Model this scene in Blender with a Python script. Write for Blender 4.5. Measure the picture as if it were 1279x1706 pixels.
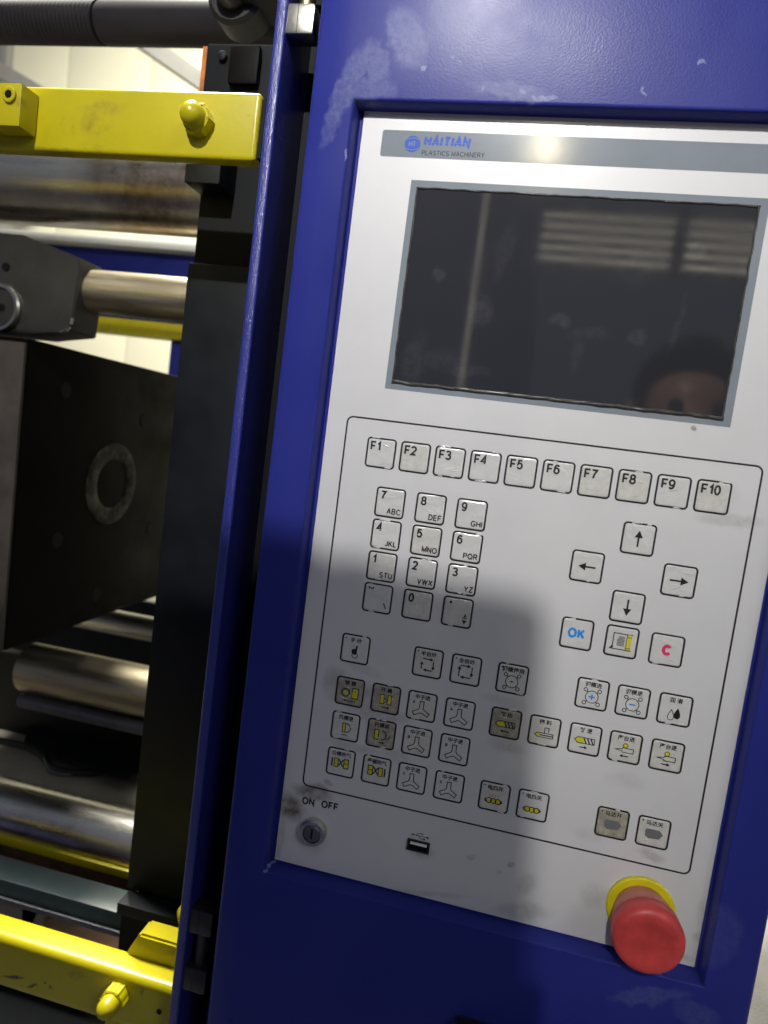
import bpy, bmesh, math, random
from mathutils import Matrix, Vector, Quaternion, noise

random.seed(7)
for o in list(bpy.data.objects):
    bpy.data.objects.remove(o)
SC = bpy.context.scene
COL = SC.collection

# ------------------------------------------------------------------ camera
CAM = Vector((0.12056, -0.44737, -0.01708))
RIGHT = Vector((0.97080693, 0.20261298, 0.12838178))
UP = Vector((-0.14474604, 0.0680688, 0.98712473))
FWD = Vector((-0.19126549, 0.97689028, -0.09540909))
FPX, PW, PH = 1132.4, 1279.0, 1706.0
cd = bpy.data.cameras.new('camera')
cd.sensor_fit = 'VERTICAL'
cd.sensor_height = 24.0
cd.lens = 24.0 * FPX / PH
cd.clip_start = 0.01
cd.clip_end = 100.0
cd.dof.use_dof = True
cd.dof.focus_distance = 0.47
cd.dof.aperture_fstop = 4.6
cam = bpy.data.objects.new('camera', cd)
COL.objects.link(cam)
m = Matrix((RIGHT, UP, -FWD)).transposed().to_4x4()
m.translation = CAM
cam.matrix_world = m
SC.camera = cam

def at(u, v, y):
    """point of the plane at depth y (metres) that the photograph shows at u, v"""
    d = RIGHT * ((u - PW / 2) / FPX) - UP * ((v - PH / 2) / FPX) + FWD
    return CAM + d * ((y - CAM.y) / d.y)

def at_x(u, v, x):
    d = RIGHT * ((u - PW / 2) / FPX) - UP * ((v - PH / 2) / FPX) + FWD
    return CAM + d * ((x - CAM.x) / d.x)

def at_z(u, v, z):
    d = RIGHT * ((u - PW / 2) / FPX) - UP * ((v - PH / 2) / FPX) + FWD
    return CAM + d * ((z - CAM.z) / d.z)

# ------------------------------------------------------------------ world and lamps
W = bpy.data.worlds.new('World')
SC.world = W
W.use_nodes = True
W.node_tree.nodes['Background'].inputs[0].default_value = (0.72, 0.82, 1.0, 1)
W.node_tree.nodes['Background'].inputs[1].default_value = 0.16

def lamp(name, loc, target, power, size, col):
    l = bpy.data.lights.new(name, 'AREA')
    l.shape = 'DISK'
    l.size = size
    l.energy = power
    l.color = col
    o = bpy.data.objects.new(name, l)
    COL.objects.link(o)
    o.location = loc
    o.rotation_euler = (Vector(target) - Vector(loc)).to_track_quat('-Z', 'Y').to_euler()
    return o

L_MAIN = Vector((-0.080, -2.588, 1.765))
lm_ = lamp('hall_lamp_main', L_MAIN, (0.0, 0, 0.38), 3.2, 0.055, (1.0, 0.98, 0.955))
lm_.data.spread = math.radians(30)
lamp('hall_lamp_far', (0.105 - 0.032 * 7, -0.915 * 7, 0.179 + 0.401 * 7), (0.1, 0, 0.1), 12, 0.11, (1.0, 0.86, 0.55))
lamp('fill_lamp_aisle', (1.9, -2.3, 1.5), (0.1, 0, -0.1), 13, 0.9, (0.93, 0.96, 1.0))  # added fill light that lifts the shadowed part of the panel
lr_ = lamp('hall_lamp_rear', (-1.3, 1.7, 2.6), (-1.3, 2.1, 0.0), 215, 0.35, (1.0, 0.95, 0.80))
ls_ = lamp('fill_lamp_side', (1.15, 1.25, 1.9), (1.15, 1.3, -1.3), 22, 0.35, (1.0, 0.95, 0.88))  # added light, only brightens the floor area at the lower right
lo_ = lamp('hall_lamp_overhead', (-0.9, 0.6, 2.4), (-0.35, 0.2, -0.4), 19, 0.6, (1.0, 0.97, 0.86))
lo_.data.spread = math.radians(52)
ls_.data.spread = math.radians(55)

SC.view_settings.view_transform = 'Standard'
SC.view_settings.look = 'None'
SC.view_settings.exposure = 0.0
SC.view_settings.gamma = 1.0
SC.view_settings.use_curve_mapping = False
SC.cycles.max_bounces = 8
SC.cycles.use_denoising = True

# ------------------------------------------------------------------ materials
def new_mat(name):
    mt = bpy.data.materials.new(name)
    mt.use_nodes = True
    nt = mt.node_tree
    return mt, nt, nt.nodes['Principled BSDF']

def simple(name, col, rough=0.5, metal=0.0, spec=0.5, bump=0.0, bscale=200.0, var=0.0, vscale=20.0, rvar=0.0, stretch=None, coat=0.0):
    mt, nt, b = new_mat(name)
    N, L = nt.nodes, nt.links
    b.inputs['Base Color'].default_value = (*col, 1)
    b.inputs['Roughness'].default_value = rough
    b.inputs['Metallic'].default_value = metal
    b.inputs['Specular IOR Level'].default_value = spec
    b.inputs['Coat Weight'].default_value = coat
    b.inputs['Coat Roughness'].default_value = 0.12
    tc = N.new('ShaderNodeTexCoord')
    vec = tc.outputs['Object']
    if stretch:
        mp = N.new('ShaderNodeMapping')
        mp.inputs['Scale'].default_value = stretch
        L.new(vec, mp.inputs[0])
        vec = mp.outputs[0]
    if var > 0 or rvar > 0:
        nz = N.new('ShaderNodeTexNoise')
        nz.inputs['Scale'].default_value = vscale
        nz.inputs['Detail'].default_value = 5
        nz.inputs['Roughness'].default_value = 0.65
        L.new(vec, nz.inputs['Vector'])
        if var > 0:
            mr = N.new('ShaderNodeMapRange')
            mr.inputs[1].default_value = 0.3
            mr.inputs[2].default_value = 0.7
            mr.inputs[3].default_value = 1 - var
            mr.inputs[4].default_value = 1 + var * 0.6
            L.new(nz.outputs[0], mr.inputs[0])
            mx = N.new('ShaderNodeMix')
            mx.data_type = 'RGBA'
            mx.blend_type = 'MULTIPLY'
            mx.inputs[0].default_value = 1
            mx.inputs[6].default_value = (*col, 1)
            L.new(mr.outputs[0], mx.inputs[7])
            L.new(mx.outputs[2], b.inputs['Base Color'])
        if rvar > 0:
            mr = N.new('ShaderNodeMapRange')
            mr.inputs[1].default_value = 0.3
            mr.inputs[2].default_value = 0.7
            mr.inputs[3].default_value = max(0.02, rough - rvar)
            mr.inputs[4].default_value = rough + rvar
            L.new(nz.outputs[0], mr.inputs[0])
            L.new(mr.outputs[0], b.inputs['Roughness'])
    if bump > 0:
        nb = N.new('ShaderNodeTexNoise')
        nb.inputs['Scale'].default_value = bscale
        nb.inputs['Detail'].default_value = 3
        L.new(vec, nb.inputs['Vector'])
        bp = N.new('ShaderNodeBump')
        bp.inputs['Strength'].default_value = bump
        bp.inputs['Distance'].default_value = 0.0006
        L.new(nb.outputs[0], bp.inputs['Height'])
        L.new(bp.outputs[0], b.inputs['Normal'])
    return mt

def blots(nt, pts, wobble=0.006, nscale=90.0, ragged=0.75, inner=0.35):
    """0..1 mask made of soft ragged marks at (x, z, rx, rz, turn, strength) in object space"""
    N, L = nt.nodes, nt.links
    tc = N.new('ShaderNodeTexCoord')
    nz = N.new('ShaderNodeTexNoise')
    nz.inputs['Scale'].default_value = nscale * 0.35
    nz.inputs['Detail'].default_value = 4
    L.new(tc.outputs['Object'], nz.inputs['Vector'])
    sub = N.new('ShaderNodeVectorMath'); sub.operation = 'SUBTRACT'
    sub.inputs[1].default_value = (0.5, 0.5, 0.5)
    L.new(nz.outputs['Color'], sub.inputs[0])
    sca = N.new('ShaderNodeVectorMath'); sca.operation = 'SCALE'
    sca.inputs['Scale'].default_value = wobble * 2
    L.new(sub.outputs[0], sca.inputs[0])
    add = N.new('ShaderNodeVectorMath'); add.operation = 'ADD'
    L.new(tc.outputs['Object'], add.inputs[0]); L.new(sca.outputs[0], add.inputs[1])
    rag = N.new('ShaderNodeTexNoise')
    rag.inputs['Scale'].default_value = nscale
    rag.inputs['Detail'].default_value = 6
    rag.inputs['Roughness'].default_value = 0.7
    L.new(tc.outputs['Object'], rag.inputs['Vector'])
    rr = N.new('ShaderNodeMapRange')
    rr.inputs[1].default_value = 0.38; rr.inputs[2].default_value = 0.62
    rr.inputs[3].default_value = 1 - ragged; rr.inputs[4].default_value = 1
    L.new(rag.outputs[0], rr.inputs[0])
    acc = None
    for (x, z, rx, rz, turn, st) in pts:
        mp = N.new('ShaderNodeMapping')
        mp.vector_type = 'TEXTURE'
        mp.inputs['Location'].default_value = (x, 0, z)
        mp.inputs['Rotation'].default_value = (0, turn, 0)
        mp.inputs['Scale'].default_value = (rx, 10.0, rz)
        L.new(add.outputs[0], mp.inputs[0])
        ln = N.new('ShaderNodeVectorMath'); ln.operation = 'LENGTH'
        L.new(mp.outputs[0], ln.inputs[0])
        mr = N.new('ShaderNodeMapRange'); mr.interpolation_type = 'SMOOTHSTEP'
        mr.inputs[1].default_value = inner; mr.inputs[2].default_value = 1.0
        mr.inputs[3].default_value = st; mr.inputs[4].default_value = 0
        L.new(ln.outputs['Value'], mr.inputs[0])
        if acc is None:
            acc = mr.outputs[0]
        else:
            mx = N.new('ShaderNodeMath'); mx.operation = 'MAXIMUM'
            L.new(acc, mx.inputs[0]); L.new(mr.outputs[0], mx.inputs[1])
            acc = mx.outputs[0]
    ml = N.new('ShaderNodeMath'); ml.operation = 'MULTIPLY'
    L.new(acc, ml.inputs[0]); L.new(rr.outputs[0], ml.inputs[1])
    return ml.outputs[0]

def mixcol(nt, fac, a, bcol):
    N, L = nt.nodes, nt.links
    mx = N.new('ShaderNodeMix'); mx.data_type = 'RGBA'
    L.new(fac, mx.inputs[0])
    for i, c in ((6, a), (7, bcol)):
        if isinstance(c, tuple):
            mx.inputs[i].default_value = (*c, 1)
        else:
            L.new(c, mx.inputs[i])
    return mx.outputs[2]

def mat_blue(name, marks, bump=0.15):
    mt, nt, b = new_mat(name)
    N, L = nt.nodes, nt.links
    b.inputs['Specular IOR Level'].default_value = 0.13
    tc = N.new('ShaderNodeTexCoord')
    n1 = N.new('ShaderNodeTexNoise'); n1.inputs['Scale'].default_value = 800; n1.inputs['Detail'].default_value = 2
    n2 = N.new('ShaderNodeTexNoise'); n2.inputs['Scale'].default_value = 14; n2.inputs['Detail'].default_value = 6
    L.new(tc.outputs['Object'], n1.inputs['Vector']); L.new(tc.outputs['Object'], n2.inputs['Vector'])
    bp = N.new('ShaderNodeBump'); bp.inputs['Strength'].default_value = bump; bp.inputs['Distance'].default_value = 0.00035
    L.new(n1.outputs[0], bp.inputs['Height']); L.new(bp.outputs[0], b.inputs['Normal'])
    base = mixcol(nt, n2.outputs[0], (0.017, 0.024, 0.185), (0.029, 0.036, 0.24))
    mr = N.new('ShaderNodeMapRange'); mr.inputs[1].default_value = .3; mr.inputs[2].default_value = .7
    mr.inputs[3].default_value = .26; mr.inputs[4].default_value = .36
    L.new(n2.outputs[0], mr.inputs[0])
    if marks:
        f = blots(nt, marks, 0.006, 300, 0.5, 0.6)
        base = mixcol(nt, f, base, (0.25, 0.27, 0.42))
        ad = N.new('ShaderNodeMath'); ad.operation = 'MULTIPLY_ADD'
        L.new(f, ad.inputs[0]); ad.inputs[1].default_value = 0.10; L.new(mr.outputs[0], ad.inputs[2])
        L.new(ad.outputs[0], b.inputs['Roughness'])
    else:
        L.new(mr.outputs[0], b.inputs['Roughness'])
    L.new(base, b.inputs['Base Color'])
    return mt

def pxm(u, v, ru, rv, turn, st, y=-0.011):
    p = at(u, v, y); k = 1 / 2450.0
    return (p.x, p.z, ru * k, rv * k, turn, st)

M = {}
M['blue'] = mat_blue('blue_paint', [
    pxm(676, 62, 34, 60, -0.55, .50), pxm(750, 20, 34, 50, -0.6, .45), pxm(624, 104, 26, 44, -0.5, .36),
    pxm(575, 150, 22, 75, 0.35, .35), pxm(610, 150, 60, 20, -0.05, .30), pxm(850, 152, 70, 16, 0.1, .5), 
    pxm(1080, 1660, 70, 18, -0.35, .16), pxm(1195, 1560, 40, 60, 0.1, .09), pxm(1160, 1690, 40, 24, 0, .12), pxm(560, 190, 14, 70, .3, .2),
    pxm(702, 112, 4, 10, .5, .9), pxm(755, 98, 3, 3, 0, .9), pxm(768, 106, 3, 3, 0, .9), pxm(798, 148, 3, 3, 0, 1), pxm(872, 150, 9, 4, .3, 1), pxm(905, 164, 26, 5, 0.05, 1), pxm(1072, 152, 3, 8, 0, .8), pxm(1168, 100, 3, 3, 0, .8), pxm(576, 255, 3, 9, 0, .9), pxm(580, 380, 3, 14, .1, .6), pxm(442, 1452, 5, 5, 0, 1), pxm(650, 1498, 5, 3, 0, .9), pxm(664, 1501, 4, 3, 0, .9), pxm(1240, 1180, 5, 40, .2, .4)])  # small pale specks: scratches, and glints painted into the colour
M['blue_plain'] = mat_blue('blue_sheet_paint', [], 0.9)
M['blue_edge'] = mat_blue('blue_edge_paint', [], 1.3)
M['blue_edge'].node_tree.nodes['Principled BSDF'].inputs['Specular IOR Level'].default_value = .7
M['white'] = simple('panel_film_white', (0.66, 0.655, 0.645), 0.42)
# panel film: off-white satin print with grime
def mat_panel():
    mt, nt, b = new_mat('panel_film')
    N, L = nt.nodes, nt.links
    q = lambda u, v, ru, rv, t, s: pxm(u, v, ru, rv, t, s, 0.0)
    grime = blots(nt, [q(482, 1345, 38, 34, .5, 1), q(520, 1320, 44, 20, -.1, .9), q(610, 1170, 60, 42, .2, .42), q(560, 1140, 30, 40, 0, .4),
                       q(850, 1440, 9, 7, 0, .55), q(832, 1455, 7, 5, 0, .4), q(880, 1475, 22, 32, .3, .3), q(870, 1520, 60, 20, -.2, .36),
                       q(785, 1425, 9, 7, 0, .4), q(1215, 865, 60, 14, -.1, .30), q(1040, 1300, 40, 16, 0, .15), q(1085, 1425, 30, 12, 0, .35),
                       q(980, 1390, 30, 20, 0, .15), q(1160, 715, 6, 4, 0, .9), q(1180, 1520, 26, 30, 0, .25), q(1165, 1560, 16, 12, 0, .3),
                       q(545, 1305, 14, 8, 0, .5), q(700, 1420, 30, 14, 0, .4), q(640, 1195, 60, 16, 0, .35), q(845, 1240, 40, 20, 0, .3),
                       q(990, 1490, 30, 30, 0, .22), q(610, 192, 8, 5, 0, .6), q(585, 1245, 60, 14, 0, .28), q(660, 1260, 40, 18, .3, .2), q(840, 1170, 44, 14, 0, .2), q(1190, 830, 46, 36, 0, .16), q(600, 1110, 50, 16, .2, .22), q(468, 1400, 10, 60, .1, .3), q(1130, 1590, 30, 10, 0, .3), q(700, 1490, 120, 8, -.22, .2), q(520, 1400, 40, 34, 0, .25)], 0.006, 110, 0.55)
    tc = N.new('ShaderNodeTexCoord')
    n = N.new('ShaderNodeTexNoise'); n.inputs['Scale'].default_value = 22; n.inputs['Detail'].default_value = 6; n.inputs['Roughness'].default_value = .7
    L.new(tc.outputs['Object'], n.inputs['Vector'])
    base = mixcol(nt, n.outputs[0], (0.60, 0.595, 0.595), (0.69, 0.685, 0.68))
    col = mixcol(nt, grime, base, (0.14, 0.11, 0.06))
    L.new(col, b.inputs['Base Color'])
    mr = N.new('ShaderNodeMapRange'); mr.inputs[1].default_value = .3; mr.inputs[2].default_value = .7
    mr.inputs[3].default_value = .34; mr.inputs[4].default_value = .46
    b.inputs['Coat Weight'].default_value = .6; b.inputs['Coat Roughness'].default_value = .17
    L.new(n.outputs[0], mr.inputs[0]); L.new(mr.outputs[0], b.inputs['Roughness'])
    f = N.new('ShaderNodeTexNoise'); f.inputs['Scale'].default_value = 45; f.inputs['Detail'].default_value = 2
    L.new(tc.outputs['Object'], f.inputs['Vector'])
    bp = N.new('ShaderNodeBump'); bp.inputs['Strength'].default_value = .12; bp.inputs['Distance'].default_value = .0008
    L.new(f.outputs[0], bp.inputs['Height']); L.new(bp.outputs[0], b.inputs['Normal'])
    return mt
M['panel'] = mat_panel()
M['grey_print'] = simple('grey_print', (0.225, 0.255, 0.285), 0.13, var=.08, vscale=30, bump=.04, bscale=60)
M['black_print'] = simple('black_print', (0.012, 0.012, 0.013), 0.4)
M['logo_blue'] = simple('logo_blue_print', (0.022, 0.085, 0.47), 0.45, spec=.2)
M['logo_grey'] = simple('logo_grey_print', (0.035, 0.04, 0.05), 0.45, spec=.2)
M['cyan'] = simple('cyan_print', (0.02, 0.26, 0.72), 0.4)
M['pink'] = simple('pink_print', (0.72, 0.03, 0.13), 0.4)
M['yellow_print'] = simple('yellow_print', (0.62, 0.56, 0.02), 0.4)
M['grey_icon'] = simple('grey_icon_print', (0.16, 0.16, 0.16), 0.4)
M['red_print'] = simple('red_print', (0.55, 0.12, 0.06), 0.4)
def key_mat(name, col, dirt):
    return simple(name, col, 0.20, var=dirt, vscale=140, bump=.2, bscale=160, rvar=.05, coat=1.0)
M['key_clean'] = key_mat('key_film_clean', (0.64, 0.638, 0.615), .06)
M['key_yellow'] = key_mat('key_film_yellowed', (0.625, 0.612, 0.565), .14)
M['key_dirty'] = key_mat('key_film_dirty', (0.40, 0.375, 0.285), .45)
def mat_glass():
    mt, nt, b = new_mat('screen_glass')
    N, L = nt.nodes, nt.links
    b.inputs['Specular IOR Level'].default_value = 0.95
    tc = N.new('ShaderNodeTexCoord')
    n = N.new('ShaderNodeTexNoise'); n.inputs['Scale'].default_value = 26; n.inputs['Detail'].default_value = 7; n.inputs['Roughness'].default_value = .68
    L.new(tc.outputs['Object'], n.inputs['Vector'])
    q = lambda u, v, ru, rv, t, s: pxm(u, v, ru, rv, t, s, 0.0)
    sm = blots(nt, [q(730, 458, 14, 14, 0, .55), q(1157, 417, 16, 16, 0, .8), q(800, 520, 26, 30, .2, .5), q(1060, 565, 18, 18, 0, .5), q(690, 600, 26, 60, .1, .35),
                    q(735, 600, 60, 26, .1, .3), q(930, 535, 26, 12, 0, .5), q(980, 555, 40, 14, 0, .3), q(960, 590, 10, 40, .1, .3), q(1130, 540, 6, 60, .1, .3),
                    q(1060, 440, 30, 40, 0, .22), q(840, 420, 20, 60, .1, .25), q(780, 620, 40, 14, 0, .4)], .006, 170, .7)
    col = mixcol(nt, sm, (0.026, 0.027, 0.032), (0.07, 0.071, 0.078))
    L.new(col, b.inputs['Base Color'])
    mr = N.new('ShaderNodeMapRange'); mr.inputs[1].default_value = .35; mr.inputs[2].default_value = .72
    mr.inputs[3].default_value = .034; mr.inputs[4].default_value = .078
    L.new(n.outputs[0], mr.inputs[0])
    L.new(mr.outputs[0], b.inputs['Roughness'])
    bp = N.new('ShaderNodeBump'); bp.inputs['Strength'].default_value = .012; bp.inputs['Distance'].default_value = .0008
    L.new(n.outputs[0], bp.inputs['Height']); L.new(bp.outputs[0], b.inputs['Normal'])
    return mt
M['glass'] = mat_glass()
M['sealant'] = simple('clear_sealant', (0.07, 0.068, 0.062), 0.14, var=.6, vscale=150, bump=.9, bscale=300)
M['black'] = simple('black_paint', (0.006, 0.007, 0.009), 0.6, spec=.15)
M['black_sheet'] = simple('black_sheet', (0.007, 0.0085, 0.011), 0.5, spec=.2, var=.35, vscale=18, rvar=.1)
M['platen'] = simple('oily_black_steel', (0.004, 0.003, 0.0022), 0.55, spec=.1, var=.6, vscale=14, rvar=.12, bump=.2, bscale=60)
M['platen_front'] = simple('platen_front_steel', (0.075, 0.062, 0.05), 0.55, var=.45, vscale=22, bump=.25, bscale=80)
def mat_ring():
    mt, nt, b = new_mat('scuffed_ring')
    N, L = nt.nodes, nt.links
    tc = N.new('ShaderNodeTexCoord'); n = N.new('ShaderNodeTexNoise'); n.inputs['Scale'].default_value = 55; n.inputs['Detail'].default_value = 8; n.inputs['Roughness'].default_value = .75
    L.new(tc.outputs['Object'], n.inputs['Vector'])
    mr = N.new('ShaderNodeMapRange'); mr.inputs[1].default_value = .47; mr.inputs[2].default_value = .68
    L.new(n.outputs[0], mr.inputs[0])
    L.new(mixcol(nt, mr.outputs[0], (0.006, 0.005, 0.004), (0.11, 0.098, 0.072)), b.inputs['Base Color'])
    b.inputs['Roughness'].default_value = .5; b.inputs['Specular IOR Level'].default_value = .25
    return mt
M['ring'] = mat_ring()
def mat_yellow():
    mt, nt, b = new_mat('yellow_paint')
    N, L = nt.nodes, nt.links
    tc = N.new('ShaderNodeTexCoord')
    n = N.new('ShaderNodeTexNoise'); n.inputs['Scale'].default_value = 30; n.inputs['Detail'].default_value = 8; n.inputs['Roughness'].default_value = .7
    L.new(tc.outputs['Object'], n.inputs['Vector'])
    base = mixcol(nt, n.outputs[0], (0.41, 0.35, 0.002), (0.57, 0.485, 0.003))
    sm = N.new('ShaderNodeTexNoise'); sm.inputs['Scale'].default_value = 16; sm.inputs['Detail'].default_value = 9; sm.inputs['Roughness'].default_value = .75
    L.new(tc.outputs['Object'], sm.inputs['Vector'])
    mr = N.new('ShaderNodeMapRange'); mr.inputs[1].default_value = .60; mr.inputs[2].default_value = .78; mr.inputs[4].default_value = .75
    L.new(sm.outputs[0], mr.inputs[0])
    col = mixcol(nt, mr.outputs[0], base, (0.13, 0.085, 0.02))
    q = lambda u, v, ru, rv, t, s_: pxm(u, v, ru, rv, t, s_, .025)
    wear = blots(nt, [q(185, 1588, 52, 14, -.3, .75), q(130, 1572, 14, 16, 0, .6), q(95, 1565, 30, 8, -.25, .4), q(270, 1618, 30, 9, -.25, .5), q(125, 1625, 30, 16, 0, .45),
                      q(170, 180, 60, 14, 0, .35), q(150, 200, 24, 30, .3, .3), q(440, 240, 4, 60, .1, .4), q(100, 250, 90, 6, 0, .4), q(60, 190, 10, 14, 0, .4)], .006, 150, .7)
    col = mixcol(nt, wear, col, (0.20, 0.115, 0.035))
    chip = blots(nt, [q(22, 1628, 34, 5, -.2, 1), q(52, 1642, 16, 4, -.6, 1), q(84, 1646, 7, 4, 0, 1), q(73, 1638, 4, 4, 0, .9), q(100, 260, 5, 4, 0, 1), q(330, 172, 8, 3, 0, 1), q(438, 238, 2, 10, 0, 1), q(345, 188, 5, 5, 0, .8), q(236, 1652, 5, 12, 0, .5)], .003, 260, .3)
    col = mixcol(nt, chip, col, (0.012, 0.011, 0.010))
    L.new(col, b.inputs['Base Color'])
    b.inputs['Roughness'].default_value = .33
    bp = N.new('ShaderNodeBump'); bp.inputs['Strength'].default_value = .25; bp.inputs['Distance'].default_value = .0005
    n3 = N.new('ShaderNodeTexNoise'); n3.inputs['Scale'].default_value = 130
    L.new(tc.outputs['Object'], n3.inputs['Vector'])
    L.new(n3.outputs[0], bp.inputs['Height']); L.new(bp.outputs[0], b.inputs['Normal'])
    return mt
M['yellow'] = mat_yellow()
M['yellow_plastic'] = simple('yellow_plastic', (0.72, 0.62, 0.01), 0.35, var=.1, vscale=60)
M['red_plastic'] = simple('red_plastic', (0.62, 0.06, 0.058), 0.42, var=.32, vscale=45, bump=.15, bscale=180)
M['red_faded'] = simple('red_plastic_faded', (0.52, 0.16, 0.15), 0.42, var=.35, vscale=90)
M['chrome'] = simple('chrome_bar', (0.55, 0.52, 0.46), 0.38, metal=1, var=.35, vscale=10, rvar=.12, stretch=(.4, 3, 3))
def mat_bar(name, base, stain, rough, marks):
    mt, nt, b = new_mat(name)
    N, L = nt.nodes, nt.links
    tc = N.new('ShaderNodeTexCoord'); mp = N.new('ShaderNodeMapping'); mp.inputs['Scale'].default_value = (.35, 3, 3)
    L.new(tc.outputs['Object'], mp.inputs[0])
    n = N.new('ShaderNodeTexNoise'); n.inputs['Scale'].default_value = 14; n.inputs['Detail'].default_value = 8; n.inputs['Roughness'].default_value = .7
    L.new(mp.outputs[0], n.inputs['Vector'])
    mr = N.new('ShaderNodeMapRange'); mr.inputs[1].default_value = .42; mr.inputs[2].default_value = .66; mr.inputs[4].default_value = .6
    L.new(n.outputs[0], mr.inputs[0])
    c = mixcol(nt, mr.outputs[0], base, tuple(x * .45 for x in base))
    f = blots(nt, marks, .02, 40, .45)
    L.new(mixcol(nt, f, c, stain), b.inputs['Base Color'])
    b.inputs['Metallic'].default_value = 1
    m2 = N.new('ShaderNodeMapRange'); m2.inputs[1].default_value = .3; m2.inputs[2].default_value = .7; m2.inputs[3].default_value = rough - .1; m2.inputs[4].default_value = rough + .14
    L.new(n.outputs[0], m2.inputs[0]); L.new(m2.outputs[0], b.inputs['Roughness'])
    return mt
def bq(u, v, y, rx, rz, t, st):
    p = at(u, v, y); return (p.x, p.z, rx, rz, t, st)
M['chrome_upper'] = mat_bar('stained_chrome', (0.60, 0.57, 0.52), (0.16, 0.105, 0.06), .30, [bq(270, 330, .3, .11, .10, .4, .95), bq(60, 350, .3, .2, .02, 0, .5)])
M['chrome_lower'] = mat_bar('stained_chrome_low', (0.78, 0.75, 0.70), (0.20, 0.16, 0.11), .27, [bq(150, 1385, .33, .12, .03, .2, .7)])
M['chrome_worn'] = simple('oiled_bar', (0.55, 0.48, 0.33), 0.40, metal=.9, var=.5, vscale=16, rvar=.14, stretch=(.3, 3, 3))
M['steel_dark'] = simple('dark_steel', (0.17, 0.17, 0.19), 0.42, metal=.8, var=.3, vscale=20)
M['bar_grey'] = simple('grey_phosphated_bar', (0.032, 0.029, 0.033), 0.6, spec=.12, var=.25, vscale=25, stretch=(.5, 2, 2))
M['link'] = simple('cast_link', (0.036, 0.033, 0.029), 0.5, var=.35, vscale=20, bump=.3, bscale=90)
M['rust'] = simple('rusty_steel', (0.12, 0.06, 0.03), 0.7, var=.7, vscale=22, bump=.3, bscale=90)
M['orange'] = simple('orange_primer', (0.55, 0.17, 0.03), 0.6, var=.5, vscale=70)
M['teal'] = simple('teal_grey_sheet', (0.045, 0.075, 0.085), 0.4, var=.3, vscale=20)
M['steel'] = simple('nickel_steel', (0.66, 0.63, 0.55), 0.28, metal=1, var=.25, vscale=60, bump=.2, bscale=300)
M['steel_shade'] = simple('shaded_steel', (0.045, 0.045, 0.05), 0.38, metal=.6, var=.3, vscale=60)  # darker copy of the steel with shade put into its colour
M['beige'] = simple('beige_tray', (0.34, 0.31, 0.25), 0.5, var=.25, vscale=12)
M['cream_wall'] = simple('cream_wall_sheet', (0.86, 0.83, 0.66), 0.6, var=.06, vscale=1.2)
M['white_trim'] = simple('white_trim', (0.85, 0.84, 0.76), 0.5)
M['grey_steelwork'] = simple('grey_steelwork', (0.17, 0.17, 0.165), 0.6, var=.2, vscale=6)
M['floor'] = simple('grey_floor', (0.16, 0.16, 0.15), 0.45, var=.25, vscale=5, bump=.3, bscale=30)
M['sack'] = simple('woven_sack', (0.66, 0.62, 0.54), 0.6, var=.12, vscale=30, bump=.6, bscale=350)
M['rubber'] = simple('black_rubber', (0.012, 0.012, 0.012), 0.5)
M['brass'] = simple('brass', (0.55, 0.45, 0.22), 0.35, metal=1)

# ------------------------------------------------------------------ mesh helpers (metres)
def link_mesh(name, me, mat, parent=None, loc=None):
    o = bpy.data.objects.new(name, me)
    COL.objects.link(o)
    if mat is not None and not me.materials:
        me.materials.append(M[mat] if isinstance(mat, str) else mat)
    if loc is not None:
        o.location = loc
    if parent is not None:
        o.parent = parent
        if loc is None:
            o.matrix_parent_inverse = parent.matrix_world_inv if hasattr(parent, 'matrix_world_inv') else Matrix.Translation(-world_loc(parent))
    return o

def world_loc(o):
    v = Vector(o.location)
    if o.parent is not None:
        v = v + o.matrix_parent_inverse.translation + world_loc(o.parent)
    return v

def thing(name, label, cat, loc, group=None):
    o = bpy.data.objects.new(name, None)
    o.empty_display_size = 0.02
    COL.objects.link(o)
    o.location = loc
    o['label'] = label; o['category'] = cat
    if group: o['group'] = group
    return o

def tag(o, label, cat, group=None):
    o['label'] = label; o['category'] = cat
    if group: o['group'] = group
    return o

def struct(o):
    o['kind'] = 'structure'
    return o

def bm_mesh(bm, name='mesh', smooth=False, angle=0.6):
    me = bpy.data.meshes.new(name)
    bmesh.ops.recalc_face_normals(bm, faces=bm.faces)
    bm.to_mesh(me); bm.free()
    if smooth:
        for p in me.polygons: p.use_smooth = True
        try:
            me.set_sharp_from_angle(angle=angle)
        except Exception:
            pass
    return me

def bm_box(bm, x0, x1, y0, y1, z0, z1, bevel=0.0, seg=2):
    r = bmesh.ops.create_cube(bm, size=1.0)
    vs = r['verts']
    for v in vs:
        v.co = Vector(((x0 + x1) / 2 + v.co.x * (x1 - x0), (y0 + y1) / 2 + v.co.y * (y1 - y0), (z0 + z1) / 2 + v.co.z * (z1 - z0)))
    if bevel > 0:
        es = list({e for v in vs for e in v.link_edges})
        bmesh.ops.bevel(bm, geom=es, offset=bevel, segments=seg, affect='EDGES', profile=.6)

def box(name, dims, mat, parent=None, bevel=0.0, seg=2):
    bm = bmesh.new()
    bm_box(bm, *dims, bevel=bevel, seg=seg)
    return link_mesh(name, bm_mesh(bm, name, bevel > 0, 0.7), mat, parent)

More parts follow.
